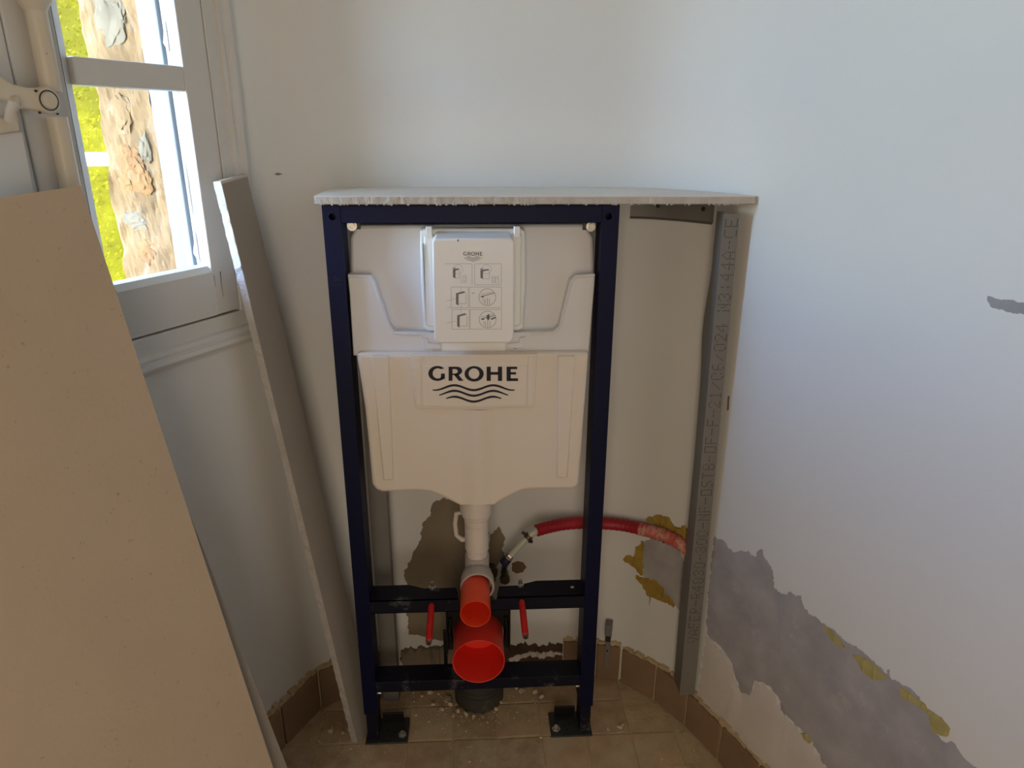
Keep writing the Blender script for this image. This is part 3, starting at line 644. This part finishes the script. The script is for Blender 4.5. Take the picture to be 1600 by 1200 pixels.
for sx in (-1, 1):
    x0, x1 = (-.25, -.25+PW) if sx < 0 else (.25-PW, .25); zb = .0786
    m = MB()
    holes = [(-.2340 if sx < 0 else .2318, 1.1375, .0058)]
    face_holes(m, [(x0, zb), (x1, zb), (x1, H), (x0, H)], holes, 0, .03)
    m.add([(x0, 0, zb), (x1, 0, zb), (x1, PD, zb), (x0, PD, zb), (x0, 0, H), (x1, 0, H), (x1, PD, H), (x0, PD, H)], [(0, 3, 2, 1), (4, 5, 6, 7), (1, 2, 6, 5), (2, 3, 7, 6), (3, 0, 4, 7)])
    post = m.build('post', BLUE, fr)
    if sx < 0: left_post = post
    bmx = bmesh.new(); bmx.from_mesh(post.data); bmesh.ops.remove_doubles(bmx, verts=bmx.verts, dist=1e-5); bmesh.ops.recalc_face_normals(bmx, faces=bmx.faces); bmx.to_mesh(post.data); bmx.free()
    # slots on the inner side of the post
    xi = x1 if sx < 0 else x0
    for zz in (.575,):
        MB().box((xi-.0004, .018, zz-.009), (xi+.0004, .030, zz+.009)).build('slot', BLACK, post)
    # telescopic leg and foot plate
    lx0, lx1 = x0+.003, x1-.003
    leg = MB().box((lx0, .003, .004), (lx1, PD-.004, .30)).build('leg', BLUED, fr, bevel=.001)
    bx = lx1 if sx < 0 else lx0
    MB().lathe((bx-.002*sx*-1, .02, .118), (-sx, 0, 0), [(0, .0065), (.004, .0065), (.004, .004), (.012, .004)], 12).build('clamp_bolt', STEEL, leg, smooth=True)
    fp = MB().box((min(sx*.2515, sx*.159), -.008, .0005), (max(sx*.2515, sx*.159), .062, .0045)).build('foot_plate', DKST, fr, bevel=.0012)
    MB().box((min(sx*.219, sx*.172), .050, .0045), (max(sx*.219, sx*.172), .054, .030)).build('upright_tab', BLACK, fp, bevel=.001)
    bxp = sx*.172
    MB().lathe((bxp, .012, .0045), (0, 0, 1), [(0, .0095), (.0015, .0095), (.0015, .0065), (.006, .0065), (.0065, .004), (.010, .004)], 6).build('floor_bolt', STEEL, fp)
    for hx, hy in ((sx*.196, .010), (sx*.190, .020), (sx*.205, .026)):
        MB().lathe((hx, hy, .0046), (0, 0, 1), [(0, .0026), (.0001, .0026)], 10).build('plate_hole', BLACK, fp)
m = MB().box((-.25+PW, .0004, H-.0295), (.25-PW, PD-.008, H)); m.build('top_beam', BLUE, fr, bevel=.001)
# worn scratches on the beam are in its coating; middle bar carries the studs
def barpoly(z0, z1): pass
m = MB(); zA, zB2 = .3385, .3695; xe = .2205
top = [(-xe, .054), (-.145, .054), (-.112, .040), (-.045, .040), (-.040, .012), (.040, .012), (.045, .040), (.085, .042), (.125, .056), (xe, .056)]
front = [(-xe, .0015), (-.045, .0015), (.045, .0015), (xe, .0015)]
m.prism([(x, y, zA) for x, y in front]+[(x, y, zA) for x, y in top[::-1]], (0, 0, .0015))
tr_ring = [(x, y, zB2-.002) for x, y in [(-xe, .0015), (-.040, .0015)]]+[(x, y, zB2-.002) for x, y in [(-.040, .012), (-.045, .040), (-.112, .040), (-.145, .054), (-xe, .054)]]
m.prism(tr_ring, (0, 0, .002))
m.prism([(x, y, zB2-.002) for x, y in [(.040, .0015), (xe, .0015), (xe, .056), (.125, .056), (.085, .042), (.045, .040), (.040, .012)]], (0, 0, .002))
m.prism([(-xe, .0015, zA), (xe, .0015, zA), (xe, .0015, zB2), (.040, .0015, zB2), (.034, .0015, .3545), (-.034, .0015, .3545), (-.040, .0015, zB2), (-xe, .0015, zB2)], (0, .002, 0))
cb = m.build('cross_bar', BLUED, fr)
MB().lathe((.199, .030, zB2), (0, 0, 1), [(0, .004), (.0002, .004)], 12).build('bar_hole', SKIM, cb)
MB().box((-xe, .0015, .1350), (xe, .052, .1620)).build('lower_cross_bar', BLUED, fr, bevel=.001)
# stud bolts with red sleeves
for sx, x, zs, ze in ((-1, -.0945, .3640, .3400), (1, .0900, .3640, .3470)):
    p = Vector((x, .05, zs+.002)); q = Vector((x-.0005*sx*-1+(.0015 if sx > 0 else -.001), -.092, ze)); d = (q-p).normalized()
    s0_ = p.lerp(q, .36)
    rod = MB().tube([p, q+d*.002], .0048, 12).build('threaded_rod', STEEL, fr, smooth=True)
    MB().tube([s0_, s0_.lerp(q, .5), q-d*.004], [.0064, .0068, .0066], 16).build('red_sleeve', REDSL, rod, smooth=True)
    MB().lathe(q+d*.0015, d, [(0, .0055), (.001, .0055), (.0012, .0048)], 12).build('rod_end', BRASS, rod, smooth=True)
    c = q+d*.0028; MB().box((c.x-.0008, c.y-.0003, c.z-.004), (c.x+.0008, c.y+.0006, c.z+.004)).build('slot', BLACK, rod)
    MB().lathe((x, .040, zB2), (0, 0, 1), [(0, .0075), (.004, .0075), (.004, .0042), (.015, .0042), (.0155, .003)], 12).build('bolt', STEEL, cb, smooth=True)
# upper corner screws that hold the cistern
for px, py in ((549, 354), (924, 355)):
    c = Y(px, py, .02); MB().lathe((c.x, .028, c.z), (0, -1, 0), [(0, .0085), (.002, .0085), (.002, .006), (.008, .006), (.008, .0028), (.005, .0026)], 16).build('corner_screw', STEEL, fr, smooth=True)
    sg = 1 if px < 700 else -1
    MB().box((min(c.x-.007*sg, c.x+.014*sg), .0282, c.z-.006), (max(c.x-.007*sg, c.x+.014*sg), .030, c.z+.007)).build('corner_bracket', DKST, fr, bevel=.002)
# 1 m mark printed on the post
def text_mesh(txt, size):
    cu = bpy.data.curves.new('print', 'FONT'); cu.body = txt; cu.size = size; cu.resolution_u = 2
    o = bpy.data.objects.new('print', cu); COL.objects.link(o); bpy.context.view_layer.update()
    me = bpy.data.meshes.new_from_object(o.evaluated_get(bpy.context.evaluated_depsgraph_get())); bpy.data.objects.remove(o); return me
me = text_mesh('1.0m', .013); p = Y(512, 440, 0)
m = MB(); m.add([(p.x+v.co.x, -.0003, p.z+v.co.y) for v in me.vertices], [list(f.vertices) for f in me.polygons]); m.build('metre_mark', INK, left_post)
MB().box((p.x, -.0003, p.z-.006), (p.x+.025, 0.0002, p.z-.005)).build('metre_line', INK, left_post)
# ------------------------------------------------------------------ cistern
ci = empty('concealed_cistern', (0, .06, .55)); tag(ci, 'cream plastic toilet cistern with black lettering hung inside the blue frame', 'cistern')
def plate(name, px, yf, yb, mt, bevel=.002, parent=ci, seg=2, smooth=True):
    ring = [Y(a, b, yf) for a, b in px]
    return MB().prism(ring, (0, yb-yf, 0)).build(name, mt, parent, bevel=bevel, seg=seg, smooth=smooth)
up = plate('upper_shell', [(547, 372), (556, 352), (915, 350), (927, 372), (929, 440), (918, 556), (556, 556), (548, 440)], .030, .125, CIST2, .006, seg=3)
wing = plate('front_wing', [(543, 429), (579, 430), (587, 440), (609, 508), (617, 518), (655, 520), (829, 519), (864, 518), (873, 510), (890, 438), (899, 430), (930, 428), (929, 445), (920, 556), (552, 556), (546, 460)], .012, .040, CIST2, .002)
# raised rim of the wings
for nm, pts in (('a', [(544, 431), (578, 432), (585, 441), (607, 509), (616, 520), (655, 522)]), ('b', [(829, 521), (865, 520), (875, 511), (892, 440), (900, 432), (929, 430)])):
    P = [Y(*p, .012) for p in pts]; MB().tube(P, .0030, 8).build('wing_rim', CIST2, wing, smooth=True)
for a, b in ((625, 632), (851, 858)):
    p = Y(a, 531, .0155); q = Y(b, 553, .0155); MB().box((p.x, .0135, q.z), (q.x, .02, p.z)).build('rib', CIST2, wing, bevel=.001)
for sx, pts in ((-1, [(658, 528), (668, 529), (669, 536), (688, 538), (689, 545), (661, 545)]), (1, [(822, 526), (812, 528), (811, 535), (794, 537), (794, 544), (819, 544)])):
    plate('clip', pts, .008, .018, CIST2, .001, wing)
for a, b in ((671, 676), (803, 808)): 
    p = Y(a, 545, .01); q = Y(b, 553, .01); MB().box((p.x, .008, q.z), (q.x, .018, p.z)).build('clip_stem', CIST2, wing)
plate('cover_skirt', [(690, 528), (790, 528), (790, 554), (690, 554)], .010, .03, COVER, .002)
YB = -.005
body = plate('tank_body', [(556, 553), (921, 551), (918, 585), (911, 680), (905, 755), (902, 762), (894, 765), (830, 766), (815, 768), (800, 775), (785, 783), (772, 791), (720, 792), (708, 786), (692, 778), (672, 770), (655, 768), (598, 770), (588, 767), (581, 757), (576, 700), (570, 640), (560, 575)], YB, .115, CIST, .0075, seg=4)
plate('raised_rib', [(580, 557), (607, 557), (615, 750), (599, 751)], YB-.0065, YB+.004, CIST, .0024, body)
plate('raised_rib', [(872, 557), (899, 557), (887, 747), (870, 747)], YB-.0065, YB+.004, CIST, .0024, body)
# central swelling
m = MB(); a0_, a1_ = Y(718, 640, YB), Y(774, 640, YB); b0_, b1_ = Y(718, 787, YB), Y(774, 787, YB)
for k in range(9):
    q = k/8; bul = .0062*(.5-.5*math.cos(2*math.pi*q))
    for (l_e, r_e) in ((a0_, a1_), (b0_, b1_)): v = l_e.lerp(r_e, q); m.v.append(Vector((v.x, YB-bul+.0003, v.z)))
for k in range(8): m.f.append([2*k, 2*k+1, 2*k+3, 2*k+2])
m.f.append([2*k for k in range(9)]); m.m = [0]*len(m.f); m.build('centre_swell', CIST, body, smooth=True)
lp = plate('logo_plate', [(642, 555), (839, 553), (836, 633), (832, 637), (652, 639), (648, 635)], YB-.0045, YB+.004, CIST, .0015, body)
plate('logo_panel', [(659, 572), (824, 571), (822, 634), (661, 635)], YB-.0060, YB, CIST, .0008, body)
plate('logo_side', [(646, 560), (657, 560), (658, 634), (651, 634)], YB-.0060, YB, CIST, .0008, body); plate('logo_side', [(825, 558), (836, 558), (833, 633), (824, 633)], YB-.0060, YB, CIST, .0008, body)
# lettering: outlines in the coordinates of a 10x enlargement with origin (660, 560)
YL = YB-.0064
def arc(cx, cy, rx, ry, a0, a1, n=20): return [(cx+rx*math.cos(math.radians(a0+(a1-a0)*k/n)), cy-ry*math.sin(math.radians(a0+(a1-a0)*k/n))) for k in range(n+1)]
LET = {}
def letters(conv, name, parent, mt, depth):
    m = MB()
    def quadstrip(o, i):
        n = len(o); ov = [conv(*p) for p in o]; iv = [conv(*p) for p in i]; b = len(m.v); m.v += ov+iv
        for k in range(n-1): m.f.append([b+k, b+k+1, b+n+k+1, b+n+k]); m.m.append(0)
    def rect(x0, y0, x1, y1): m.add([conv(x0, y0), conv(x1, y0), conv(x1, y1), conv(x0, y1)], [(0, 1, 2, 3)])
    def poly(p): m.add([conv(*q) for q in p], [list(range(len(p)))])
    # G
    quadstrip(arc(235, 235, 143, 117, 42, 318), arc(240, 235, 80, 80, 58, 302))
    poly([(290, 237), (350, 237), (350, 335), (341, 313), (290, 313)]); poly([(282, 303), (290, 290), (350, 300), (350, 338), (341, 313)])
    # R
    rect(410, 130, 470, 350); quadstrip([(465, 130)]+arc(540, 195, 82, 65, 90, -90, 14)+[(465, 260)], [(465, 167)]+arc(512, 202, 40, 35, 90, -90, 14)+[(465, 238)])
    poly([(485, 245), (552, 238), (640, 350), (568, 350)])
    # O
    quadstrip(arc(808, 241, 150, 121, 0, 360, 36), arc(806, 238, 84, 82, 0, 360, 36))
    # H
    rect(1003, 130, 1068, 352); rect(1180, 130, 1246, 352); rect(1060, 213, 1190, 256)
    # E
    rect(1315, 130, 1380, 354); rect(1370, 130, 1482, 168); rect(1370, 215, 1463, 252); rect(1370, 312, 1494, 354)
    # waves
    for x0, x1, yt, amp in ((160, 1440, 403, 38), (262, 1340, 490, 38), (372, 1235, 582, 38)):
        up_, lo_ = [], []
        for k in range(49):
            x = x0+(x1-x0)*k/48; yc = yt+amp+17-amp*math.cos(2*math.pi*(x-500)/606); tt = 9+8*min(1, 6*min(k/48, 1-k/48)); up_.append((x, yc-tt)); lo_.append((x, yc+tt))
        quadstrip(up_, lo_)
    return m.build(name, mt, parent)
def conv_main(x, y): p = Y(660+x/10, 560+y/10, YL); return p
letters(conv_main, 'black_lettering', body, INK, 0)
# inspection cover with its milky flange
YC = -.028
fl_ = plate('cover_flange', [(656, 360), (662, 357), (815, 357), (821, 361), (822, 440), (818, 512), (812, 517), (668, 518), (662, 512), (657, 440)], .008, .03, CLEAR, .003)
plate('flange_step', [(662, 368), (816, 367), (815, 505), (810, 510), (668, 511), (664, 505)], -.002, .012, CLEAR, .003, fl_)
for px in (668, 806): plate('lug', [(px-3, 354), (px+7, 354), (px+7, 372), (px-3, 372)], -.006, .01, CLEAR, .0015, fl_)
for sgn, xs in ((-1, (660, 669)), (1, (809, 815))):
    for xx in xs: p = Y(xx, 380, .006); q = Y(xx, 500, .006); MB().box((p.x-.0008, -.004, q.z), (p.x+.0008, .008, p.z)).build('flange_rib', CLEAR, fl_)
ring_f = [Y(*p, YC) for p in ((675, 378), (679, 373), (799, 373), (804, 378), (804, 440), (803, 528), (797, 536), (684, 537), (678, 530), (676, 440))]
zt = Y(738, 360, .012).z
m = MB(); cx_, cz_ = ring_f[0].x, 0
ctr = Vector((sum(p.x for p in ring_f)/len(ring_f), YC, sum(p.z for p in ring_f)/len(ring_f)))
backr = [Vector((ctr.x+(p.x-ctr.x)*.97, .012, p.z+(.0085 if i in (1, 2) else .004 if i in (0, 3) else 0))) for i, p in enumerate(ring_f)]; 
n = len(ring_f); m.v = ring_f+backr; m.f = [list(range(n)), list(range(2*n-1, n-1, -1))]+[[i, n+i, n+(i+1) % n, (i+1) % n] for i in range(n)]; m.m = [0]*len(m.f)
cv = m.build('inspection_cover', COVER, ci, bevel=.003, seg=3, smooth=True)
# its small printed pictures: lettering, frames, cistern sketches, lens circles (flat print)
def cy_(x, y): return Y(660+x*160/1067, 360+y*180/1200, YC-.0003)
m = MB()
def ln(p, q, wd=2.2):
    a = Vector(p); b = Vector(q); d = (b-a); d.normalize(); nn = Vector((-d.y, d.x))*wd/2
    m.add([cy_(*(a+nn)), cy_(*(b+nn)), cy_(*(b-nn)), cy_(*(a-nn))], [(0, 1, 2, 3)])
def rect_(x0, y0, x1, y1, sides='tblr', wd=2.6):
    if 't' in sides: ln((x0, y0), (x1, y0), wd)
    if 'b' in sides: ln((x0, y1), (x1, y1), wd)
    if 'l' in sides: ln((x0, y0), (x0, y1), wd)
    if 'r' in sides: ln((x1, y0), (x1, y1), wd)
def circ(cx, cy, r, wd=4, a0=0, a1=360):
    pr = arc(cx, cy, r, r, a0, a1, 24)
    for p, q in zip(pr, pr[1:]): ln(p, q, wd)
rect_(235, 347, 518, 565, 'tr'); rect_(545, 347, 822, 567); rect_(300, 590, 478, 805, 'tblr'); rect_(490, 590, 825, 805); rect_(308, 822, 488, 1030); rect_(497, 822, 825, 1028)
ln((260, 805), (300, 805)); ln((255, 735), (345, 710)); ln((250, 965), (345, 945)); ln((400, 590), (400, 640)); ln((405, 780), (405, 870))
circ(372, 405, 48, 1.8); circ(670, 405, 48, 1.8); rect_(405, 470, 458, 545, 'tblr', 1.8); rect_(425, 485, 448, 530, 'tblr', 2.2); rect_(722, 482, 795, 545, 'tblr', 2.0); rect_(735, 492, 758, 535, 'tblr', 2.4); ln((765, 492), (765, 535)); rect_(770, 492, 785, 512, 'tr', 2)
def blk(p): m.add([cy_(*q) for q in p], [list(range(len(p)))])
for x, y, s, wd in ((318, 405, 1.0, 60), (605, 412, 1.0, 84)):
    blk([(x, y), (x+26, y+10), (x+26, y+95), (x, y+82)]); blk([(x, y), (x+wd, y-10), (x+wd+8, y+2), (x+26, y+14)]); blk([(x-5, y-14), (x+28, y-16), (x+28, y-8), (x-5, y-6)]); rect_(x+26, y+8, x+wd+8, y+92, 'rb', 2.4)
for x, y in ((350, 655), (362, 885)):
    blk([(x, y), (x+26, y+12), (x+26, y+128), (x, y+112)]); blk([(x, y), (x+80, y-22), (x+100, y-8), (x+26, y+12)]); rect_(x+30, y+8, x+104, y+110, 'rb', 3)
for cx, cy in ((677, 695), (680, 928)):
    circ(cx, cy, 88, 4); ln((cx-70, cy-5), (cx+72, cy-42), 7); ln((cx-70, cy-25), (cx+60, cy-55), 3); ln((cx, cy+10), (cx, cy+80), 4); ln((cx+22, cy+18), (cx+22, cy+78), 4); ln((cx-22, cy+20), (cx-22, cy+78), 3); blk([(cx-65, cy-5), (cx-35, cy-8), (cx-35, cy+4), (cx-65, cy+4)])
    for k in range(4): ln((cx-55+k*4, cy+25+k*12), (cx-25, cy+25+k*12), 2)
    if cy > 800: blk([(cx-10, cy-40), (cx+14, cy-62), (cx+22, cy-10), (cx+6, cy+12), (cx-8, cy-4)]); blk([(cx+30, cy-10), (cx+84, cy-30), (cx+84, cy-14), (cx+40, cy+6)])
ln((515, 655), (545, 650), 5)
m.build('printed_pictures', INKG, cv)
def conv_small(x, y): return cy_(425+(x-95)*200/1400, 222+(y-120)*42/235)
letters(conv_small, 'small_lettering', cv, INKG, 0)
vs, fs = rock(0, (.0016, .0006, .0022), 4); MB().add([cy_(370, 105)+v for v in vs], fs).build('dirt_speck', INKG, cv)
# flush pipe under the tank
YP = .062
zn = Y(745, 790, YP).z
fpz = [Y(745, py, YP).z for py in (788, 799, 805, 816, 820, 855, 858, 887, 900)]
m = MB(); xr = lambda w_: w_/2/790
prof = [(fpz[0]+.02, .030), (fpz[0]+.002, .0340), (fpz[1], .0335), (fpz[1]-.001, .0278), (fpz[1]-.003, .0278), (fpz[1]-.004, .0292), (fpz[2], .0290), (fpz[2]-.001, .0240), (fpz[2]-.003, .0240), (fpz[2]-.004, .0256), (fpz[3], .0252), (fpz[3]-.001, .0222), (fpz[3]-.0035, .0222), (fpz[4], .0246), (fpz[5], .0248), (fpz[5]-.002, .0228), (fpz[6], .0226), (fpz[7], .0200), (.42, .0200)]
m.tube_rings([(Vector((-.0005, YP, z)), r) for z, r in prof], Vector((0, 0, 1)), 32); m.build('flush_pipe', PVCW, ci, smooth=True)
hk = MB().tube([Y(726, 800, .085), Y(713, 802, .085), Y(711, 818, .085), Y(713, 836, .085), Y(722, 843, .085), Y(730, 842, .085)], [.004, .0055, .005, .005, .006, .006], 10); hk.build('pipe_clip', PVCW, ci, smooth=True)
m = MB().tube(crom([(-.0005, YP, .435), (-.0005, YP, .418), (-.0005, YP-.006, .402), (-.0005, YP-.022, .394), (-.0005, .030, .392)], 5), .0255, 28); m.build('pipe_elbow', PVCG, ci, smooth=True)
m = MB().lathe((-.0005, .058, .392), (0, -1, 0), [(0, .026), (.006, .031), (.022, .0325), (.024, .0345), (.050, .0352), (.052, .0345), (.052, .0305), (.03, .0305)], 40); m.build('pipe_socket', PVCG, ci, smooth=True)
# ------------------------------------------------------------------ orange caps
def cap(name, label, x, z, r, y0, y1, mt, grp):
    o = empty(name, (x, y1, z)); tag(o, label, 'pipe cap', grp)
    m = MB().lathe((x, y1, z), (0, -1, 0), [(0, r*.965), (.002, r*.985), (y1-y0-.003, r), (y1-y0-.0005, r*1.004), (y1-y0, r*.99), (y1-y0-.0005, r*.965), (.012, r*.935), (.010, .0001)], 56); m.build('cap_shell', mt, o, smooth=True); return o
cap('orange_pipe_cap', 'small orange cap in the flush pipe, the upper of two', -.0048, .3890, .0300, -.0745, .035, ORNG, None)
c2o = cap('orange_pipe_cap', 'large red-orange cap in the waste outlet, the lower of two', .0000, .2655, .0528, -.0645, .046, ORNG2, None)
MB().box((.0245, -.040, .2655+.030), (.0262, .030, .2655+.036)).build('moulding_rib', ORNG2, c2o)
# ------------------------------------------------------------------ waste elbow in its clamp
we = empty('waste_pipe', (0, .12, 0)); tag(we, 'dark grey waste pipe bend rising from the floor behind the lower orange cap', 'pipe')
m = MB().tube([(0, .128, .001), (0, .128, .14)]+crom([(0, .128, .15), (0, .124, .20), (0, .105, .245), (0, .075, .262), (0, .047, .2655)], 5), .0525, 40); m.build('pipe_bend', DGREY, we, smooth=True)
m = MB().lathe((0, .128, .001), (0, 0, 1), [(0, .058), (.035, .058), (.037, .0545), (.045, .0535)], 40); m.build('pipe_collar', DGREY, we, smooth=True)
kl = Y(697, 957, .03); kr = Y(797, 955, .03); kb = Y(747, 1010, .03).z
bp = MB(); ring = [(kl.x, .3385), (kr.x, .3385), (kr.x, kb), (.054, kb), (.054, .2655)]+[(.054*math.cos(math.radians(q)), .2655+.054*math.sin(math.radians(q))) for q in range(15, 180, 15)]+[(-.054, .2655), (-.054, kb), (kl.x, kb)]
bp.prism([(x, .022, z) for x, z in ring], (0, .014, 0)); bp.build('clamp_plate', BLACK, we, bevel=.001)
for sx, xx in ((-1, kl.x), (1, kr.x-.003)): MB().box((xx, .010, kb), (xx+.003, .045, .3385)).build('clamp_cheek', BLACK, we, bevel=.0008)
for sx in (-1, 1): MB().tube([(sx*.058, .018, .31), (sx*.061, .016, .28), (sx*.058, .018, .25)], .004, 10).build('clamp_clip', BLACK, we, smooth=True)
p = Y(695, 985, .09); q = Y(698, 1046, .09); MB().box((p.x-.004, .088, q.z), (p.x+.004, .094, p.z)).build('strap', BLACK, we, bevel=.001)
# ------------------------------------------------------------------ water supply: red conduit, inner pipe, valve
ho = empty('water_supply_hose', wp(*wt(1000, 822), .02)); tag(ho, 'red water conduit out of the wall with bare pipe and small valve', 'hose')
def nearwall(px, py, off): 
    t, z = wt(px, py); p = wp(t, z, off); return onplane(px, py, p, (wp(t, z, off+.1)-p))
hp1 = [nearwall(px, py, o) for px, py, o in ((838, 829, .055), (860, 823, .045), (885, 818.5, .036), (915, 817, .028), (945, 818, .024), (975, 821, .021), (1003, 827, .019))]
hp2 = [nearwall(px, py, o) for px, py, o in ((1000, 826, .019), (1020, 831, .017), (1042, 838, .014), (1064, 850, .010), (1084, 868, .002))]
c1_ = crom(hp1, 10); m = MB().tube(c1_, [.0135+.0006*math.sin(i*2.2) for i in range(len(c1_))], 20); m.build('red_conduit', HOSER, ho, smooth=True)
c2_ = crom(hp2, 10); m = MB().tube(c2_, [.0145+.0022*noise.noise(Vector((i*.8, 0, 0))) for i in range(len(c2_))], 18); m.build('splashed_conduit', HOSED, ho)
e = hp1[0]; k0 = nearwall(826, 838, .060); k1 = nearwall(818, 846, .062); k2 = nearwall(804, 861, .064); k3 = nearwall(797, 869, .065); k4 = nearwall(789, 878, .066)
MB().tube([e+(c1_[1]-c1_[0]), e, e.lerp(k0, .6), k0], [.008, .0085, .008, .0075], 16).build('bare_pipe', PEX, ho, smooth=True)
MB().tube([k0, k1, k2, k3], [.0075, .0076, .0074, .0070], 16).build('bare_pipe', PEX, ho, smooth=True)
d0 = (k1-k0).normalized()
cl_ = MB().tube([k0-d0*.004, k0+d0*.006], .0100, 16).build('pipe_clamp', BRASS, ho, smooth=True)
for px, py in ((818, 833), (829, 846)): c = nearwall(px, py, .066); vs, fs = rock(0, (.0055, .005, .0045), px); MB().add([c+v for v in vs], fs).build('clamp_ear', BRASS, cl_)
MB().tube([k3-(k3-k2)*.2, k3, k3+(k4-k3)*.4], [.0078, .0088, .0088], 6).build('valve_nut', STEEL, ho)
MB().tube([k3+(k4-k3)*.45, k4, k4+(k4-k3)*.35], [.0102, .0108, .0098], 14).build('valve_cap', INKB, ho, smooth=True)
k5 = nearwall(788, 894, .030); k5b = nearwall(790, 882, .026)
MB().tube([k4, k5b, nearwall(788, 888, .004)], [.006, .0065, .007], 12).build('valve_spur', BRASS, ho, smooth=True)
nw = (wp(wt(788, 894)[0], .45, .1)-wp(wt(788, 894)[0], .45, 0)).normalized()
MB().lathe(wp(*wt(788, 893), .001), nw, [(0, .0085), (.022, .0085), (.024, .0115), (.034, .0115), (.036, .010)], 24).build('valve_end_cap', BRASS, ho, smooth=True)
kk = wp(*wt(768, 885), .001); MB().lathe(kk, nw, [(0, .010), (.02, .010), (.02, .014), (.03, .013)], 18).build('wall_elbow', BRASS, ho, smooth=True)
# ------------------------------------------------------------------ small anchor bracket on the back wall
t, z = wt(951, 1000); br = empty('wall_anchor_bracket', wp(t, .12, .004)); tag(br, 'small grey metal anchor bracket on the wall beside the frame above the skirting', 'bracket')
zt_, zm_, zb_ = wt(951, 966)[1], wt(951, 985)[1], wt(951, 1034)[1]
def wbox(m, t0, t1, z0, z1, o0, o1): return m.hexa([wp(t0, z0, o0), wp(t1, z0, o0), wp(t1, z0, o1), wp(t0, z0, o1), wp(t0, z1, o0), wp(t1, z1, o0), wp(t1, z1, o1), wp(t0, z1, o1)])
m = MB(); wbox(m, t-.008, t+.008, zm_+.006, zt_, .001, .030); m.build('bracket_block', GALV, br, bevel=.002)
m = MB(); wbox(m, t-.007, t+.007, zm_-.012, zm_+.006, .001, .028); m.build('bracket_clamp', DKST, br, bevel=.0015)
m = MB(); wbox(m, t-.0055, t+.0065, zb_-.006, zm_-.012, .0135, .0165); sp = m.build('bracket_strap', GALV, br, bevel=.0005)
c = wp(t+.001, (zm_+zb_)/2, .0166); MB().lathe(c, nw, [(0, .0028), (.0002, .0028)], 12).build('strap_hole', BLACK, sp)
# ------------------------------------------------------------------ rubble on the floor
rc = random.Random(21)
spots = [(517, 1143, .0085, 'chunky pale plaster crumb on the floor left of the strip foot'), (535, 1145, .007, 'round white plaster crumb closest to the plasterboard strip foot'), (499, 1159, .006, 'white plaster sliver on the floor in front of the corner crumbs'), (520, 1138, .006, 0), (505, 1120, .004, 0),
         (700, 1094, .012, 'biggest pale crumb on the floor beside the waste pipe'), (703, 1102, .009, 1), (690, 1108, .008, 1), (677, 1100, .006, 1), (716, 1112, .008, 1), (728, 1116, .006, 1), (754, 1121, .006, 'small crumb on the floor just in front of the waste pipe'), (775, 1108, .006, 1), (782, 1098, .006, 1),
         (814, 1082, .013, 'largest pale shard under the lower bar to the right of the waste pipe'), (808, 1076, .009, 2), (836, 1082, .009, 2), (846, 1088, .007, 2), (968, 1136, .008, 'flat pale flake alone on the tiles between frame and curved wall'), (972, 1133, .006, 'thin flake touching the flat pale flake beyond the frame'), (660, 1088, .006, 1), (672, 1082, .008, 1), (740, 1119, .005, 1), (708, 1118, .006, 1),
         (1060, 1140, .006, 'whitish crumb at the foot of the curved skirting below the stud'), (1068, 1146, .005, 'second whitish crumb against the curved skirting below the stud'), (1085, 1172, .005, 'tiny crumb by the curved skirting nearest the camera'), (686, 1068, .010, 3), (660, 1062, .008, 3)]
GRIT = MB()
for k, (px, py, r, lab) in enumerate(spots):
    p = Z(px, py, .002)
    vs, fs = rock(0, (r*rc.uniform(.8, 1.2), r*rc.uniform(.6, 1), r*rc.uniform(.35, .6)), k+.5, .5)
    zmin = min(v.z for v in vs); a = rc.uniform(0, 6.28); R_ = Matrix.Rotation(a, 3, 'Z')
    if not isinstance(lab, str): GRIT.add([R_ @ Vector((v.x, v.y, v.z-zmin))+Vector((p.x, p.y, 0)) for v in vs], fs); continue
    o = MB().add([R_ @ Vector((v.x, v.y, v.z-zmin)) for v in vs], fs).build('plaster_chip', CHIP); o.location = (p.x, p.y, 0); tag(o, lab, 'rubble', 'plaster crumbs on the floor')
m = GRIT
for k in range(1100):
    q = rc.random()
    if q < .45: p = Vector((rc.gauss(-.02, .085), rc.gauss(.085, .035), 0))
    elif q < .6: p = Vector((rc.gauss(-.30, .04), rc.gauss(.03, .05), 0))
    else: p = Vector((rc.uniform(-.34, .5), rc.uniform(-.14, .16), 0))
    if not inside(p.x, p.y) or p.y > .155: continue
    r = rc.uniform(.0006, .0030) if rc.random() < .93 else rc.uniform(.003, .0052)
    vs = [Vector((rc.uniform(-1, 1)*r, rc.uniform(-1, 1)*r, 0)) for _ in range(3)]+[Vector((0, 0, r*.9))]
    m.add([p+v for v in vs], [(0, 1, 2), (0, 1, 3), (1, 2, 3), (2, 0, 3)])
o = m.build('fine_rubble', CHIP); tag(o, 'fine plaster grit scattered over the floor around the waste pipe', 'grit', kind='stuff')
